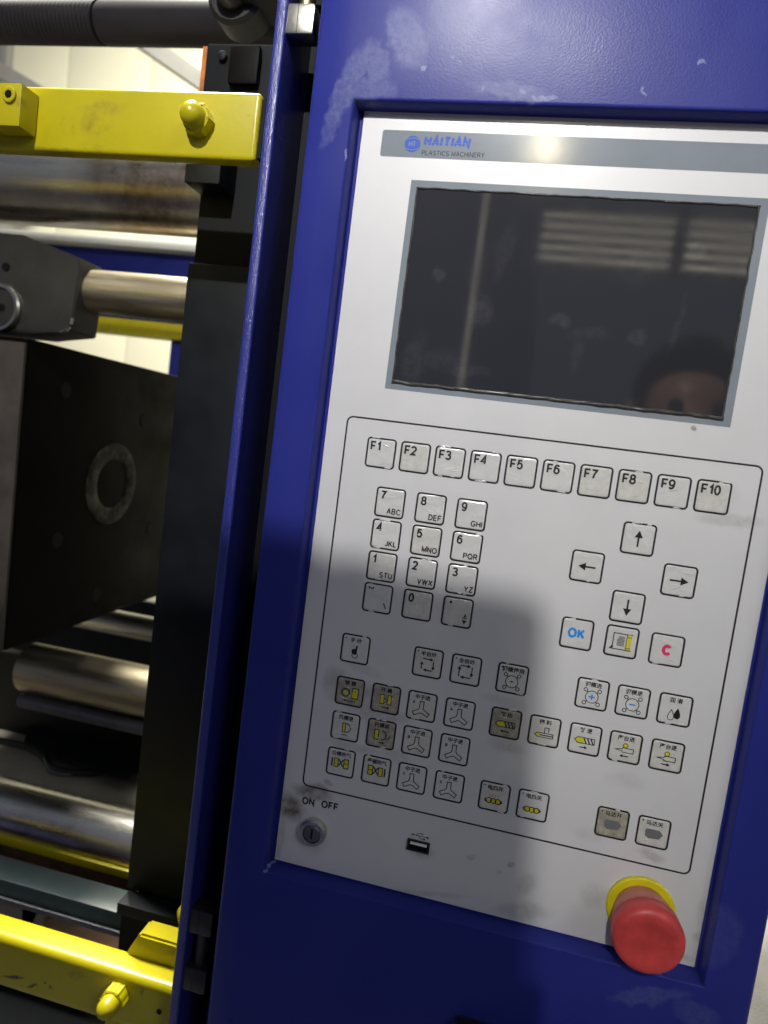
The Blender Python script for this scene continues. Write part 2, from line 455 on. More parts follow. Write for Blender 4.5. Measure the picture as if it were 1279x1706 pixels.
def bm_lathe(bm, origin, axis, prof, n=40, cap0=True, cap1=True):
    """prof: (distance along axis, radius)"""
    a = Vector(axis).normalized()
    s = Vector((0, 0, 1)) if abs(a.z) < .9 else Vector((1, 0, 0))
    u = a.cross(s).normalized(); w = a.cross(u)
    rings = []
    for (d, r) in prof:
        rings.append([bm.verts.new(Vector(origin) + a * d + (u * math.cos(2 * math.pi * i / n) + w * math.sin(2 * math.pi * i / n)) * r) for i in range(n)])
    for k in range(len(rings) - 1):
        for i in range(n):
            bm.faces.new((rings[k][i], rings[k][(i + 1) % n], rings[k + 1][(i + 1) % n], rings[k + 1][i]))
    if cap0: bm.faces.new(rings[0])
    if cap1: bm.faces.new(rings[-1])

def lathe(name, origin, axis, prof, mat, parent=None, n=40, angle=0.6):
    bm = bmesh.new()
    bm_lathe(bm, origin, axis, prof, n)
    return link_mesh(name, bm_mesh(bm, name, True, angle), mat, parent)

def bm_prism(bm, pts, off):
    """polygon (list of Vector) extruded along off"""
    a = [bm.verts.new(Vector(p)) for p in pts]
    b = [bm.verts.new(Vector(p) + Vector(off)) for p in pts]
    bm.faces.new(a); bm.faces.new(b[::-1])
    n = len(a)
    for i in range(n):
        bm.faces.new((a[i], b[i], b[(i + 1) % n], a[(i + 1) % n]))

def prism(name, pts, off, mat, parent=None, bevel=0.0):
    bm = bmesh.new()
    bm_prism(bm, pts, off)
    if bevel > 0:
        bmesh.ops.bevel(bm, geom=list(bm.edges), offset=bevel, segments=2, affect='EDGES')
    return link_mesh(name, bm_mesh(bm, name, bevel > 0, .7), mat, parent)

def bm_tube(bm, pts, r, n=10):
    pts = [Vector(p) for p in pts]
    rings = []
    for i, p in enumerate(pts):
        t = (pts[min(i + 1, len(pts) - 1)] - pts[max(i - 1, 0)]).normalized()
        s = Vector((0, 0, 1)) if abs(t.z) < .9 else Vector((1, 0, 0))
        u = t.cross(s).normalized(); w = t.cross(u)
        rings.append([bm.verts.new(p + (u * math.cos(2 * math.pi * k / n) + w * math.sin(2 * math.pi * k / n)) * r) for k in range(n)])
    for k in range(len(rings) - 1):
        for i in range(n):
            bm.faces.new((rings[k][i], rings[k][(i + 1) % n], rings[k + 1][(i + 1) % n], rings[k + 1][i]))
    bm.faces.new(rings[0]); bm.faces.new(rings[-1])

def tube(name, pts, r, mat, parent=None, n=10):
    bm = bmesh.new(); bm_tube(bm, pts, r, n)
    return link_mesh(name, bm_mesh(bm, name, True, .9), mat, parent)

def bez(p0, p1, p2, p3, n=14):
    p0, p1, p2, p3 = map(Vector, (p0, p1, p2, p3))
    return [p0 * (1 - t) ** 3 + 3 * p1 * t * (1 - t) ** 2 + 3 * p2 * t * t * (1 - t) + p3 * t ** 3 for t in [i / n for i in range(n + 1)]]

# flat print on the panel: local x, z in millimetres, height h (mm) towards the viewer (-y)
class Ink:
    def __init__(s, h=0.06):
        s.v = []; s.f = []; s.h = h; s.k = 0; s.x = []
    def pt(s, x, z):
        s.v.append((x * .001, -(s.h + .003 * (s.k % 9)) * .001, z * .001)); s.x.append(.000003 * (s.k % 9)); return len(s.v) - 1
    def poly(s, pts):
        s.k += 1
        s.f.append([s.pt(*p) for p in pts]); return s
    def disc(s, c, r, n=20, rz=None):
        rz = r if rz is None else rz
        return s.poly([(c[0] + r * math.cos(2 * math.pi * i / n), c[1] + rz * math.sin(2 * math.pi * i / n)) for i in range(n)])
    def stroke(s, pts, w, closed=False):
        s.k += 1
        if s.h >= .9:                       # print that is draped over a key: short steps
            q = [Vector(p) for p in pts]; out = []
            for i in range(len(q) if closed else len(q) - 1):
                a, b = q[i], q[(i + 1) % len(q)]
                k = max(1, int((b - a).length / .8))
                out += [a + (b - a) * j / k for j in range(k)]
            if not closed: out.append(q[-1])
            pts = out
        n = len(pts)
        P = [Vector(p) for p in pts]
        L_, R_ = [], []
        for i in range(n):
            a = P[i - 1] if (i > 0 or closed) else P[i]
            b = P[(i + 1) % n] if (i < n - 1 or closed) else P[i]
            d1 = (P[i] - a); d2 = (b - P[i])
            if d1.length < 1e-9: d1 = d2
            if d2.length < 1e-9: d2 = d1
            d1.normalize(); d2.normalize()
            n1 = Vector((-d1.y, d1.x)); n2 = Vector((-d2.y, d2.x))
            mm_ = (n1 + n2)
            mm_ = mm_.normalized() if mm_.length > 1e-6 else n1
            k = w / 2 / max(.35, mm_.dot(n1))
            L_.append(s.pt(*(P[i] + mm_ * k))); R_.append(s.pt(*(P[i] - mm_ * k)))
        for i in range(n if closed else n - 1):
            j = (i + 1) % n
            s.f.append([L_[i], L_[j], R_[j], R_[i]])
        return s
    def ring(s, c, r, w, n=26):
        return s.stroke([(c[0] + r * math.cos(2 * math.pi * i / n), c[1] + r * math.sin(2 * math.pi * i / n)) for i in range(n)], w, True)
    def arrow(s, a, b, w, head):
        a, b = Vector(a), Vector(b)
        d = (b - a).normalized(); nn = Vector((-d.y, d.x))
        s.stroke([a, b - d * head * .8], w)
        return s.poly([b, b - d * head + nn * head * .55, b - d * head - nn * head * .55])
    def text(s, body, x, z, size, align='LEFT', bold=0.0, shear=0.0, cond=1.0, space=1.0):
        vs, fs = text_mesh(body, align, bold, shear, space)
        o = len(s.v)
        for (a, b) in vs:
            s.x.append(0.0)
            s.v.append(((x + a * size * cond) * .001, -s.h * .001, (z + b * size) * .001))
        for f in fs: s.f.append([i + o for i in f])
        return s
    def build(s, name, mat, parent, loc=None):
        me = bpy.data.meshes.new(name)
        me.from_pydata(s.v, [], s.f)
        bm = bmesh.new(); bm.from_mesh(me)
        bmesh.ops.recalc_face_normals(bm, faces=bm.faces)
        for f in bm.faces:
            if f.normal.y > 0: f.normal_flip()
        bm.to_mesh(me); bm.free()
        return link_mesh(name, me, mat, parent, loc)

_tc = {}
def text_mesh(body, align='LEFT', bold=0.0, shear=0.0, space=1.0):
    k = (body, align, bold, shear, space)
    if k in _tc: return _tc[k]
    c = bpy.data.curves.new('t', 'FONT')
    c.body = body; c.align_x = align; c.size = 1.0; c.offset = bold; c.shear = shear
    c.resolution_u = 3; c.fill_mode = 'FRONT'; c.space_character = space
    o = bpy.data.objects.new('t', c); COL.objects.link(o)
    dg = bpy.context.evaluated_depsgraph_get()
    me = bpy.data.meshes.new_from_object(o.evaluated_get(dg))
    vs = [(v.co.x, v.co.y) for v in me.vertices]; fs = [list(p.vertices) for p in me.polygons]
    bpy.data.meshes.remove(me); bpy.data.objects.remove(o); bpy.data.curves.remove(c)
    _tc[k] = (vs, fs)
    return vs, fs

# ---- plain sans lettering drawn as strokes (cap height 1)
def arc(cx, cy, rx, ry, a0, a1, n=12):
    return [(cx + rx * math.cos(math.radians(a0 + (a1 - a0) * i / n)), cy + ry * math.sin(math.radians(a0 + (a1 - a0) * i / n))) for i in range(n + 1)]
GL = {
 'A': (.72, [[(0, 0), (.36, 1), (.72, 0)], [(.13, .32), (.59, .32)]]),
 'B': (.64, [[(0, .52), (0, 1), (.36, 1)] + arc(.36, .76, .25, .24, 80, -80) + [(0, .52), (0, 0), (.38, 0)] + arc(.38, .26, .26, .26, -80, 80) + [(0.3, .52)]]),
 'C': (.74, [arc(.40, .5, .40, .5, 38, 322, 20)]),
 'D': (.68, [[(0, 0), (0, 1), (.28, 1)] + arc(.28, .5, .40, .5, 80, -80, 16) + [(.28, 0), (0, 0)]]),
 'E': (.58, [[(.58, 1), (0, 1), (0, 0), (.58, 0)], [(0, .52), (.53, .52)]]),
 'F': (.54, [[(.56, 1), (0, 1), (0, 0)], [(0, .50), (.48, .50)]]),
 'G': (.76, [arc(.40, .5, .40, .5, 42, 318, 20) + [(.74, .42), (.44, .42)]]),
 'H': (.66, [[(0, 0), (0, 1)], [(.66, 0), (.66, 1)], [(0, .52), (.66, .52)]]),
 'I': (.02, [[(0, 0), (0, 1)]]),
 'J': (.42, [[(.42, 1), (.42, .24)] + arc(.21, .22, .21, .22, 0, -170)]),
 'K': (.64, [[(0, 0), (0, 1)], [(.60, 1), (.02, .38)], [(.22, .58), (.64, 0)]]),
 'L': (.52, [[(0, 1), (0, 0), (.54, 0)]]),
 'M': (.80, [[(0, 0), (0, 1), (.40, .08), (.80, 1), (.80, 0)]]),
 'N': (.66, [[(0, 0), (0, 1), (.66, 0), (.66, 1)]]),
 'O': (.82, [arc(.41, .5, .41, .5, 90, 450, 24)]),
 'P': (.60, [[(0, 0), (0, 1), (.34, 1)] + arc(.34, .73, .27, .27, 80, -80) + [(.34, .46), (0, .46)]]),
 'Q': (.82, [arc(.41, .5, .41, .5, 90, 450, 24), [(.50, .24), (.80, -.06)]]),
 'R': (.66, [[(0, 0), (0, 1), (.36, 1)] + arc(.36, .745, .26, .255, 80, -80) + [(.36, .49), (0, .49)], [(.34, .48), (.66, 0)]]),
 'S': (.62, [arc(.31, .745, .28, .255, 25, 262, 14) + arc(.31, .25, .31, .25, 82, -155, 14)]),
 'T': (.66, [[(0, 1), (.66, 1)], [(.33, 1), (.33, 0)]]),
 'U': (.64, [[(0, 1), (0, .32)] + arc(.32, .32, .32, .32, 180, 360, 14) + [(.64, .32), (.64, 1)]]),
 'V': (.68, [[(0, 1), (.34, 0), (.68, 1)]]),
 'W': (1.0, [[(0, 1), (.25, 0), (.50, .96), (.75, 0), (1.0, 1)]]),
 'X': (.66, [[(0, 0), (.66, 1)], [(0, 1), (.66, 0)]]),
 'Y': (.68, [[(0, 1), (.34, .45), (.68, 1)], [(.34, .45), (.34, 0)]]),
 'Z': (.60, [[(.02, 1), (.58, 1), (0, 0), (.60, 0)]]),
 '0': (.54, [arc(.27, .5, .27, .5, 90, 450, 22)]),
 '1': (.36, [[(.02, .74), (.16, .82), (.30, 1), (.30, 0)]]),
 '2': (.56, [arc(.28, .72, .27, .28, 165, -35, 14) + [(.02, 0), (.58, 0)]]),
 '3': (.56, [arc(.27, .76, .24, .24, 160, -80, 12) + [(.20, .53)], [(.20, .53)] + arc(.27, .265, .28, .265, 85, -160, 14)]),
 '4': (.58, [[(.44, 0), (.44, 1), (0, .29), (.60, .29)]]),
 '5': (.56, [[(.52, 1), (.12, 1), (.05, .50)] + arc(.28, .33, .28, .33, 130, -155, 14)]),
 '6': (.56, [arc(.30, .62, .26, .38, 35, 165, 10) + [(.01, .36)], arc(.28, .32, .27, .32, 90, 450, 20)]),
 '7': (.56, [[(0, 1), (.56, 1), (.30, .50), (.18, 0)]]),
 '8': (.56, [arc(.28, .765, .235, .235, 90, 450, 18), arc(.28, .265, .28, .265, 90, 450, 18)]),
 '9': (.56, [arc(.26, .38, .26, .38, 215, 345, 10) + [(.55, .64)], arc(.28, .68, .27, .32, 90, 450, 20)]),
 ' ': (.20, []),
}
def write(ink, body, x, z, cap, w=.14, align='LEFT', shear=0.0, gap=.26):
    """w = stroke width relative to cap height; z = baseline"""
    tot = sum(GL[c][0] for c in body) + gap * (len(body) - 1)
    cap2 = cap * (1 - w)
    x0 = x + w * cap / 2 if align == 'LEFT' else x - tot * cap2 - w * cap / 2 if align == 'RIGHT' else x - tot * cap2 / 2
    for c in body:
        for st in GL[c][1]:
            cl = len(st) > 10 and (Vector(st[0]) - Vector(st[-1])).length < 1e-4
            pts = [(x0 + (a + shear * b_) * cap2, z + w * cap / 2 + b_ * cap2) for a, b_ in (st[:-1] if cl else st)]
            ink.stroke(pts, w * cap, cl)
        x0 += (GL[c][0] + gap) * cap2
    return ink

def rrect(x0, x1, z0, z1, r, n=5):
    pts = []
    for (cx, cz, a0) in ((x1 - r, z1 - r, 0), (x0 + r, z1 - r, 90), (x0 + r, z0 + r, 180), (x1 - r, z0 + r, 270)):
        for i in range(n + 1):
            a = math.radians(a0 + 90 * i / n)
            pts.append((cx + r * math.cos(a), cz + r * math.sin(a)))
    return pts

# ------------------------------------------------------------------ setting
def plane_obj(name, pts, mat):
    me = bpy.data.meshes.new(name)
    me.from_pydata([tuple(p) for p in pts], [], [list(range(len(pts)))])
    return link_mesh(name, me, mat)
FLOOR_Z = -1.30
struct(plane_obj('floor', [(-9, -9, FLOOR_Z), (9, -9, FLOOR_Z), (9, 3.6, FLOOR_Z), (-9, 3.6, FLOOR_Z)], 'floor'))

wall = thing('factory_wall', 'cream sheet metal factory wall with upright seams behind the machine', 'wall', (-1.5, 3.55, FLOOR_Z))
sheets = [-6.0, -4.6, -3.7, -3.02, -2.44, -1.86, -1.28, -0.7, 0.4, 1.8, 3.4, 6.0]
for a, b in zip(sheets[:-1], sheets[1:]):
    box('wall_sheet', (a + .006, b - .006, 3.5, 3.53, FLOOR_Z + .002, 4.2), 'cream_wall', wall, bevel=.004)
box('seam_backing', (-6, 6, 3.531, 3.56, FLOOR_Z + .002, 4.2), 'grey_steelwork', wall)

# ------------------------------------------------------------------ control cabinet (blue sheet metal)
FY = -0.011                                   # front face of the cabinet
X0, X1, Z0, Z1 = -0.0485, 0.306, -0.66, 0.46  # outline
HX0, HX1, HZ0, HZ1 = -0.0187, 0.2770, -0.3262, 0.1985   # opening for the panel
cab = thing('control_cabinet', 'dark blue painted sheet metal control cabinet round the white key panel', 'cabinet', (0.13, 0.05, Z0))
bm = bmesh.new()
def ringv(x0, x1, z0, z1, y):
    return [bm.verts.new((x0, y, z0)), bm.verts.new((x1, y, z0)), bm.verts.new((x1, y, z1)), bm.verts.new((x0, y, z1))]
DEPTH = 0.075
ob = ringv(X0, X1, Z0, Z1, DEPTH); of = ringv(X0, X1, Z0, Z1, FY)
hf = ringv(HX0, HX1, HZ0, HZ1, FY); hb = ringv(HX0 + .002, HX1 - .002, HZ0 + .002, HZ1 - .002, .0015)
lb = ringv(HX0 + .012, HX1 - .012, HZ0 + .012, HZ1 - .012, .0015)
def bridge(a, b):
    out = []
    for i in range(4):
        out.append(bm.faces.new((a[i], a[(i + 1) % 4], b[(i + 1) % 4], b[i])))
    return out
bridge(ob, of); bridge(of, hf); bridge(hf, hb); bridge(hb, lb)
bm.faces.new(ob)
bm.edges.ensure_lookup_table()
sel = [e for e in bm.edges if all(v in of for v in e.verts)] + [e for e in bm.edges if (e.verts[0] in of and e.verts[1] in ob) or (e.verts[0] in ob and e.verts[1] in of)]
bmesh.ops.bevel(bm, geom=sel, offset=.004, segments=4, affect='EDGES', profile=.5)
sel = [e for e in bm.edges if e.is_valid and all(v.is_valid and abs(v.co.y - FY) < 1e-6 and HX0 - 1e-5 <= v.co.x <= HX1 + 1e-5 and HZ0 - 1e-5 <= v.co.z <= HZ1 + 1e-5 for v in e.verts)]
bmesh.ops.bevel(bm, geom=sel, offset=.0018, segments=3, affect='EDGES', profile=.5)
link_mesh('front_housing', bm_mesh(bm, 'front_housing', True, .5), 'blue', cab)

# latch below the panel, only its top in view
p = at(772, 1682, FY)
lt = lathe('latch_pin', (p.x + .004, FY - .010, p.z - .008), (0, -1, 0), [(0, .0055), (.010, .0055), (.012, .0045)], 'steel', cab, 20)
box('latch_plate', (p.x - .004, p.x + .044, FY - .010, FY, p.z - .040, p.z - .004), 'steel_shade', cab, bevel=.002)

# hinges between the post and the cabinet
def hinge(zt, mat, pin):
    h = box('hinge_leaf', (-.0790, -.0575, .004, .020, zt - .0195, zt), mat, cab, bevel=.0022)
    lathe('hinge_pin', (-.0665, .012, zt - .0002), (0, 0, 1), [(0, .0052), (.028, .0052)], pin, h, 20)
    h2 = box('hinge_leaf', (-.0790, -.0575, .004, .020, zt + .0275, zt + .047), mat, cab, bevel=.0022)
    for hh, zc in ((h, zt - .0098), (h2, zt + .037)):
        box('knuckle_seam', (-.0690, -.0686, .0037, .006, zc - .0088, zc + .0088), 'steel_shade', hh)
hinge(.2660, 'steel', 'brass')
hinge(-.4275, 'steel_shade', 'steel_shade')  # lower hinge: its shade is put into the darker steel colour

# ------------------------------------------------------------------ post with its blue edge
post = thing('hinge_post', 'tall post with a narrow blue painted edge left of the control cabinet', 'post', (-.07, .06, -.66))
bm = bmesh.new(); bm_box(bm, -.0838, -.0762, .002, .055, -.66, .46, bevel=.0022, seg=3)
link_mesh('blue_flange', bm_mesh(bm, 'f', True, .8), 'blue_edge', post)
box('dark_web', (-.0761, -.040, .052, .058, -.66, .46), 'black', post)

# ------------------------------------------------------------------ control panel
panel = thing('operator_console', 'white membrane key panel with dark screen set in the blue cabinet', 'control panel', (.13, 0, -.322))
PX0, PX1, PZ0, PZ1 = -.0143, .2733, -.3224, .1970
fp = box('face_plate', (PX0, PX1, 0, .0014, PZ0, PZ1), 'panel', panel, bevel=.0004, seg=1)
def onpanel(x, z, h=0.0):
    return Vector((x * .001, -h * .001, z * .001)) - Vector(panel.location)
ZERO = Vector((0, 0, 0)) - Vector(panel.location)

ink = Ink(.05); ink.poly(rrect(-.2, 262, 169.0, 185.6, 1.6))
band = ink.build('header_band', 'grey_print', panel, ZERO)
ink = Ink(.10)
# round emblem
ink.disc((20.4, 177.4), 5.1, 32)
ink.build('emblem', 'logo_blue', band, Vector((0, 0, 0)))
ink = Ink(.13)
write(ink, 'HT', 20.3, 175.7, 3.4, .22, 'CENTER')
ink.stroke([(16.4, 174.8), (18.2, 173.9), (20.4, 173.6), (22.6, 173.9), (24.4, 174.8)], .5).stroke([(16.4, 180.2), (18.2, 180.9), (20.4, 181.2), (22.6, 180.9), (24.4, 180.2)], .5)
ink.build('emblem_letters', 'grey_print', band, Vector((0, 0, 0)))
ink = Ink(.10)
write(ink, 'HAITIAN', 27.6, 176.4, 6.4, .25, 'LEFT', .10, .40)
lg = ink.build('maker_lettering', 'logo_blue', band, Vector((0, 0, 0)))
ink = Ink(.10)
write(ink, 'PLASTICS MACHINERY', 27.2, 170.8, 3.1, .16, 'LEFT', 0, .30)
ink.build('maker_lettering', 'logo_grey', band, Vector((0, 0, 0)))
# two pale hair lines that cut the italic letters
ink = Ink(.13)
ink.stroke([(26.6, 178.9), (66, 178.9)], .22)
ink.build('lettering_rule', 'grey_print', band, Vector((0, 0, 0)))

# screen
ink = Ink(.05)
ink.v = []; ink.f = []
o4 = [(22.7, 21.0), (237.8, 21.0), (237.8, 155.2), (22.7, 155.2)]
i4 = [(26.8, 25.4), (233.0, 25.4), (233.0, 151.0), (26.8, 151.0)]
for i in range(4):
    j = (i + 1) % 4
    ink.poly([o4[i], o4[j], i4[j], i4[i]])
bez_o = ink.build('screen_bezel', 'grey_print', panel, ZERO)
ink = Ink(.03); ink.poly(i4)
gl = ink.build('screen_glass', 'glass', bez_o, Vector((0, 0, 0)))
# wavy bead of clear sealant round the glass
bm = bmesh.new()
rnd = random.Random(3)
for i in range(4):
    j = (i + 1) % 4
    a, b = Vector(i4[i]), Vector(i4[j])
    n = int((b - a).length / 3)
    cx = Vector((129.9, 88.2))
    inw = Vector((0, 1)) if i == 0 else Vector((-1, 0)) if i == 1 else Vector((0, -1)) if i == 2 else Vector((1, 0))
    pts = []
    for k in range(n + 1):
        q = a + (b - a) * k / n + inw * (.6 + .7 * noise.noise(Vector((k * .35, i * 9.1, 0))))
        pts.append((q.x * .001, -.00018 - .0002 * (noise.noise(Vector((k * .5, i * 5, 3)))), q.y * .001))
    bm_tube(bm, pts, .0006 if i != 0 else .0013, 6)
link_mesh('sealant_bead', bm_mesh(bm, 'sealant', True, 2), 'sealant', bez_o, Vector((0, 0, 0)))

ink = Ink(.06); ink.stroke(rrect(0, 260, -262, 0, 4.0), 1.15, True)
ink.build('key_field_line', 'black_print', panel, ZERO)

# ---- keys
def key_mesh(seed, half=9.05):
    """slightly domed, wrinkled film cap"""
    rnd = random.Random(seed)
    n = 30
    vs, fs = [], []
    ph = Vector((rnd.uniform(0, 50), rnd.uniform(0, 50), rnd.uniform(0, 50)))
    cre = [(rnd.choice((math.pi / 2 + rnd.uniform(-.5, .5), rnd.uniform(0, math.pi))), rnd.uniform(-7, 7), rnd.uniform(.08, .26), rnd.uniform(.40, .75), rnd.uniform(-6, 6)) for _ in range(rnd.randint(2, 6))]
    for j in range(n + 1):
        for i in range(n + 1):
            s = -1 + 2 * i / n; t = -1 + 2 * j / n
            s2 = math.copysign(1 - (1 - abs(s)) ** 1.5, s); t2 = math.copysign(1 - (1 - abs(t)) ** 1.5, t)
            x, z = s2 * half, t2 * half
            # rounded corners
            ax, az = abs(x), abs(z); rc = 1.8
            if ax > half - rc and az > half - rc:
                d = Vector((ax - (half - rc), az - (half - rc)))
                m_ = max(d.x, d.y)
                if d.length > 1e-6:
                    d = d * (m_ / d.length)
                x = math.copysign(half - rc + d.x, x); z = math.copysign(half - rc + d.y, z)
            e = min(1.0, (1 - max(abs(s2), abs(t2))) / .10)
            h = .10 + .25 * math.sin(e * math.pi / 2)
            w = noise.noise(Vector((x * .16, z * .16, 0)) + ph) * .22 * e
            for (ang, cr, amp, wd, off) in cre:
                q = x * math.cos(ang) + z * math.sin(ang) - cr
                l_ = -x * math.sin(ang) + z * math.cos(ang) - off
                w += amp * math.exp(-(q / wd) ** 2 - (l_ / 3.6) ** 2) * e
            w += .05 * noise.noise(Vector((x * .8, z * .8, 4)) + ph) * e
            vs.append((x * .001, -(h + w) * .001, z * .001))
    for j in range(n):
        for i in range(n):
            a = j * (n + 1) + i
            fs.append((a, a + 1, a + n + 2, a + n + 1))
    # skirt so that the cap is closed against the plate
    rim = [i for i in range(n + 1)] + [(j + 1) * (n + 1) - 1 for j in range(1, n + 1)] + [n * (n + 1) + i for i in range(n - 1, -1, -1)] + [j * (n + 1) for j in range(n - 1, 0, -1)]
    b0 = len(vs)
    for r_ in rim:
        x, y, z = vs[r_]; vs.append((x, -.00001, z))
    for k in range(len(rim)):
        k2 = (k + 1) % len(rim)
        fs.append((rim[k], rim[k2], b0 + k2, b0 + k))
    me = bpy.data.meshes.new('key_cap')
    me.from_pydata(vs, [], fs)
    bm = bmesh.new(); bm.from_mesh(me); bmesh.ops.recalc_face_normals(bm, faces=bm.faces); bm.to_mesh(me); bm.free()
    for p_ in me.polygons: p_.use_smooth = True
    return me
ocm = None
def outline_mesh():
    global ocm
    if ocm is None:
        k = Ink(.80)
        k.stroke(rrect(-9.6, 9.6, -9.6, 9.6, 2.0, 4), 1.15, True)
        o = k.build('outline', 'black_print', None, Vector((0, 0, 0)))
        ocm = o.data
        # let the line follow the film edge: drop the outer rim to the plate
        bpy.data.objects.remove(o)
        for v in ocm.vertices:
            mx = max(abs(v.co.x), abs(v.co.z))
            v.co.y = -.00012
    return ocm
K = {}
LH = 1.15
def key(kid, x, z, name='membrane_key', state='clean', label=None):
    me = key_mesh(hash_id(kid))
    k = link_mesh(name, me, 'key_' + state, panel, onpanel(x, z))
    link_mesh('outline', outline_mesh(), 'black_print', k, Vector((0, 0, 0)))
    if label: k['label'] = label
    K[kid] = k
    return k
M['film_wrinkle'] = simple('clear_film_wrinkle', (0.60, 0.598, 0.575), 0.17, spec=1.0, coat=1.0)
def wrinkles(kid):
    """short raised creases of the clear film, mostly along the key's upper and lower rim"""
    k = K[kid]; rnd = random.Random(hash_id(kid) + 17)
    cnt = rnd.choice((0, 1, 2, 3, 3, 4, 5))
    if cnt == 0: return
    bm = bmesh.new()
    for _ in range(cnt):
        if rnd.random() < .6:
            x0 = rnd.uniform(-8, 5); z0 = rnd.choice((9.3, 9.6, -9.3, -9.5)) + rnd.uniform(-.5, .4); ln = rnd.uniform(1.5, 5.5); sl = rnd.uniform(-.12, .12)
        else:
            x0 = rnd.uniform(-7, 3); z0 = rnd.uniform(-7, 6); ln = rnd.uniform(2, 5); sl = rnd.uniform(-.5, .6)
        pts = []; rr_ = rnd.uniform(.4, .8)
        for i in range(6):
            t_ = i / 5
            x = x0 + ln * t_; z = z0 + sl * ln * t_ + .25 * math.sin(t_ * 3.1) + rnd.uniform(-.08, .08)
            y = (.54 if abs(z) < 8.6 else .42) - rr_ - (.22 if i in (0, 5) else 0)
            pts.append((x * .001, -y * .001, z * .001))
        bm_tube(bm, pts, rr_ * .001, 14)
    o = link_mesh('film_wrinkle', bm_mesh(bm, 'fw', True, 3), 'film_wrinkle', k, Vector((0, 0, 0)))
    o['kind'] = 'stuff'
def hash_id(s):
    h = 0
    for c in s: h = (h * 131 + ord(c)) % 100003
    return h
def legend(kid, ink, mat='black_print', name='legend'):
    # drape the print just above the wrinkled film
    k = K[kid]
    from mathutils.bvhtree import BVHTree
    bv = BVHTree.FromPolygons([v.co for v in k.data.vertices], [p_.vertices for p_ in k.data.polygons])
    lift = ink.h * .001 * .04 + .00012
    nv = []
    for (x, y, z), ex_ in zip(ink.v, ink.x):
        hit = bv.ray_cast(Vector((x, -.01, z)), Vector((0, 1, 0)))
        yy = hit[0].y if hit[0] is not None else -.0006
        nv.append((x, yy - lift - ex_, z))
    ink.v = nv
    return ink.build(name, mat, k, Vector((0, 0, 0)))

FX = [25.6 + i * (234.8 - 25.6) / 9 for i in range(10)]
yel = {2: 'yellow', 7: 'yellow', 8: 'yellow', 10: 'yellow'}
for i in range(10):
    kid = 'F%d' % (i + 1)
    key(kid, FX[i], -21.9, 'function_key', yel.get(i + 1, 'clean'))
    t = Ink(1.0); write(t, kid, -7.4, 1.2, 6.4, .19)
    legend(kid, t)
NX = [36.3, 63.9, 91.0]; NZ = [-54.1, -75.9, -97.8, -119.8]
rows = [[('7', 'ABC'), ('8', 'DEF'), ('9', 'GHI')], [('4', 'JKL'), ('5', 'MNO'), ('6', 'PQR')], [('1', 'STU'), ('2', 'VWX'), ('3', 'YZ')]]
for r in range(3):
    for c in range(3):
        d, l = rows[r][c]
        key('n' + d, NX[c], NZ[r], 'number_key', 'yellow' if d in '152' and d != '2' else 'clean')
        t = Ink(1.0); write(t, d, -7.0, 1.6, 6.1, .19); write(t, l, 8.1, -7.6, 4.0, .185, 'RIGHT', 0, .32)
        legend('n' + d, t)
key('nb', NX[0], NZ[3], 'number_key')
t = Ink(1.0); t.stroke([(-6.6, 7.6), (-6.6, 6.4), (-3.6, 6.4), (-3.6, 7.6)], .7).stroke([(4.6, -2.6), (6.4, -6.4)], .8); legend('nb', t)
key('n0', NX[1], NZ[3], 'number_key', 'yellow')
t = Ink(1.0); write(t, '0', -6.6, 1.6, 6.1, .19); legend('n0', t)
key('nd', NX[2], NZ[3], 'number_key', 'yellow')
t = Ink(1.0); t.disc((-5.0, 6.2), .9); t.poly([(4.6, -2.4), (6.4, -2.4), (5.5, .2)]); t.poly([(3.8, -4.6), (7.0, -4.6), (5.4, -7.4)]); t.stroke([(3.8, -3.2), (7.0, -3.2)], .7); legend('nd', t)

key('up', 196.3, -54.0, 'arrow_key'); t = Ink(1.0); t.arrow((0, -5.0), (0, 5.4), 1.1, 4.6); legend('up', t)
key('left', 168.3, -76.3, 'arrow_key'); t = Ink(1.0); t.arrow((5.4, 0), (-5.4, 0), 1.1, 4.6); legend('left', t)
key('right', 224.1, -76.3, 'arrow_key'); t = Ink(1.0); t.arrow((-5.6, 0), (5.6, 0), 1.1, 4.6); legend('right', t)
key('down', 196.5, -98.0, 'arrow_key'); t = Ink(1.0); t.arrow((0, 5.2), (0, -5.4), 1.1, 4.6); legend('down', t)
key('ok', 168.6, -120.3, 'confirm_key'); t = Ink(1.0); write(t, 'OK', -.2, -2.9, 6.6, .23, 'CENTER', 0, .36); legend('ok', t, 'cyan')
key('c', 223.8, -120.7, 'cancel_key'); t = Ink(1.0); write(t, 'C', 0, -3.5, 7.2, .28, 'CENTER'); legend('c', t, 'pink')
key('man', 196.4, -120.4, 'page_key')
t = Ink(1.0); t.stroke([(-5.2, -5.2), (-5.2, 5.2), (6.4, 5.2)], .6).stroke([(-6.8, -5.0), (6.4, -5.0)], .6).stroke([(-6.8, -5.0), (-5.2, -3.4)], .6)
t.disc((-5.4, -3.8), .8); t.stroke([(2.9, 5.0), (2.9, -4.6)], .4); legend('man', t)
t = Ink(1.0)
for q in range(7): t.stroke([(-2.8 + (.8 if q < 2 else 0), 3.2 - q * .95), (1.8, 3.2 - q * .95)], .62)
legend('man', t, 'grey_icon')
t = Ink(1.0); t.poly([(3.2, 5.2), (5.8, 5.2), (5.8, -4.2), (4.5, -5.8), (3.2, -4.2)]); legend('man', t, 'yellow_print', 'icon_fill')
t = Ink(2.0); t.stroke([(3.2, 3.4), (5.8, 3.4)], .4).stroke([(3.2, -3.6), (5.8, -3.6)], .4); legend('man', t)

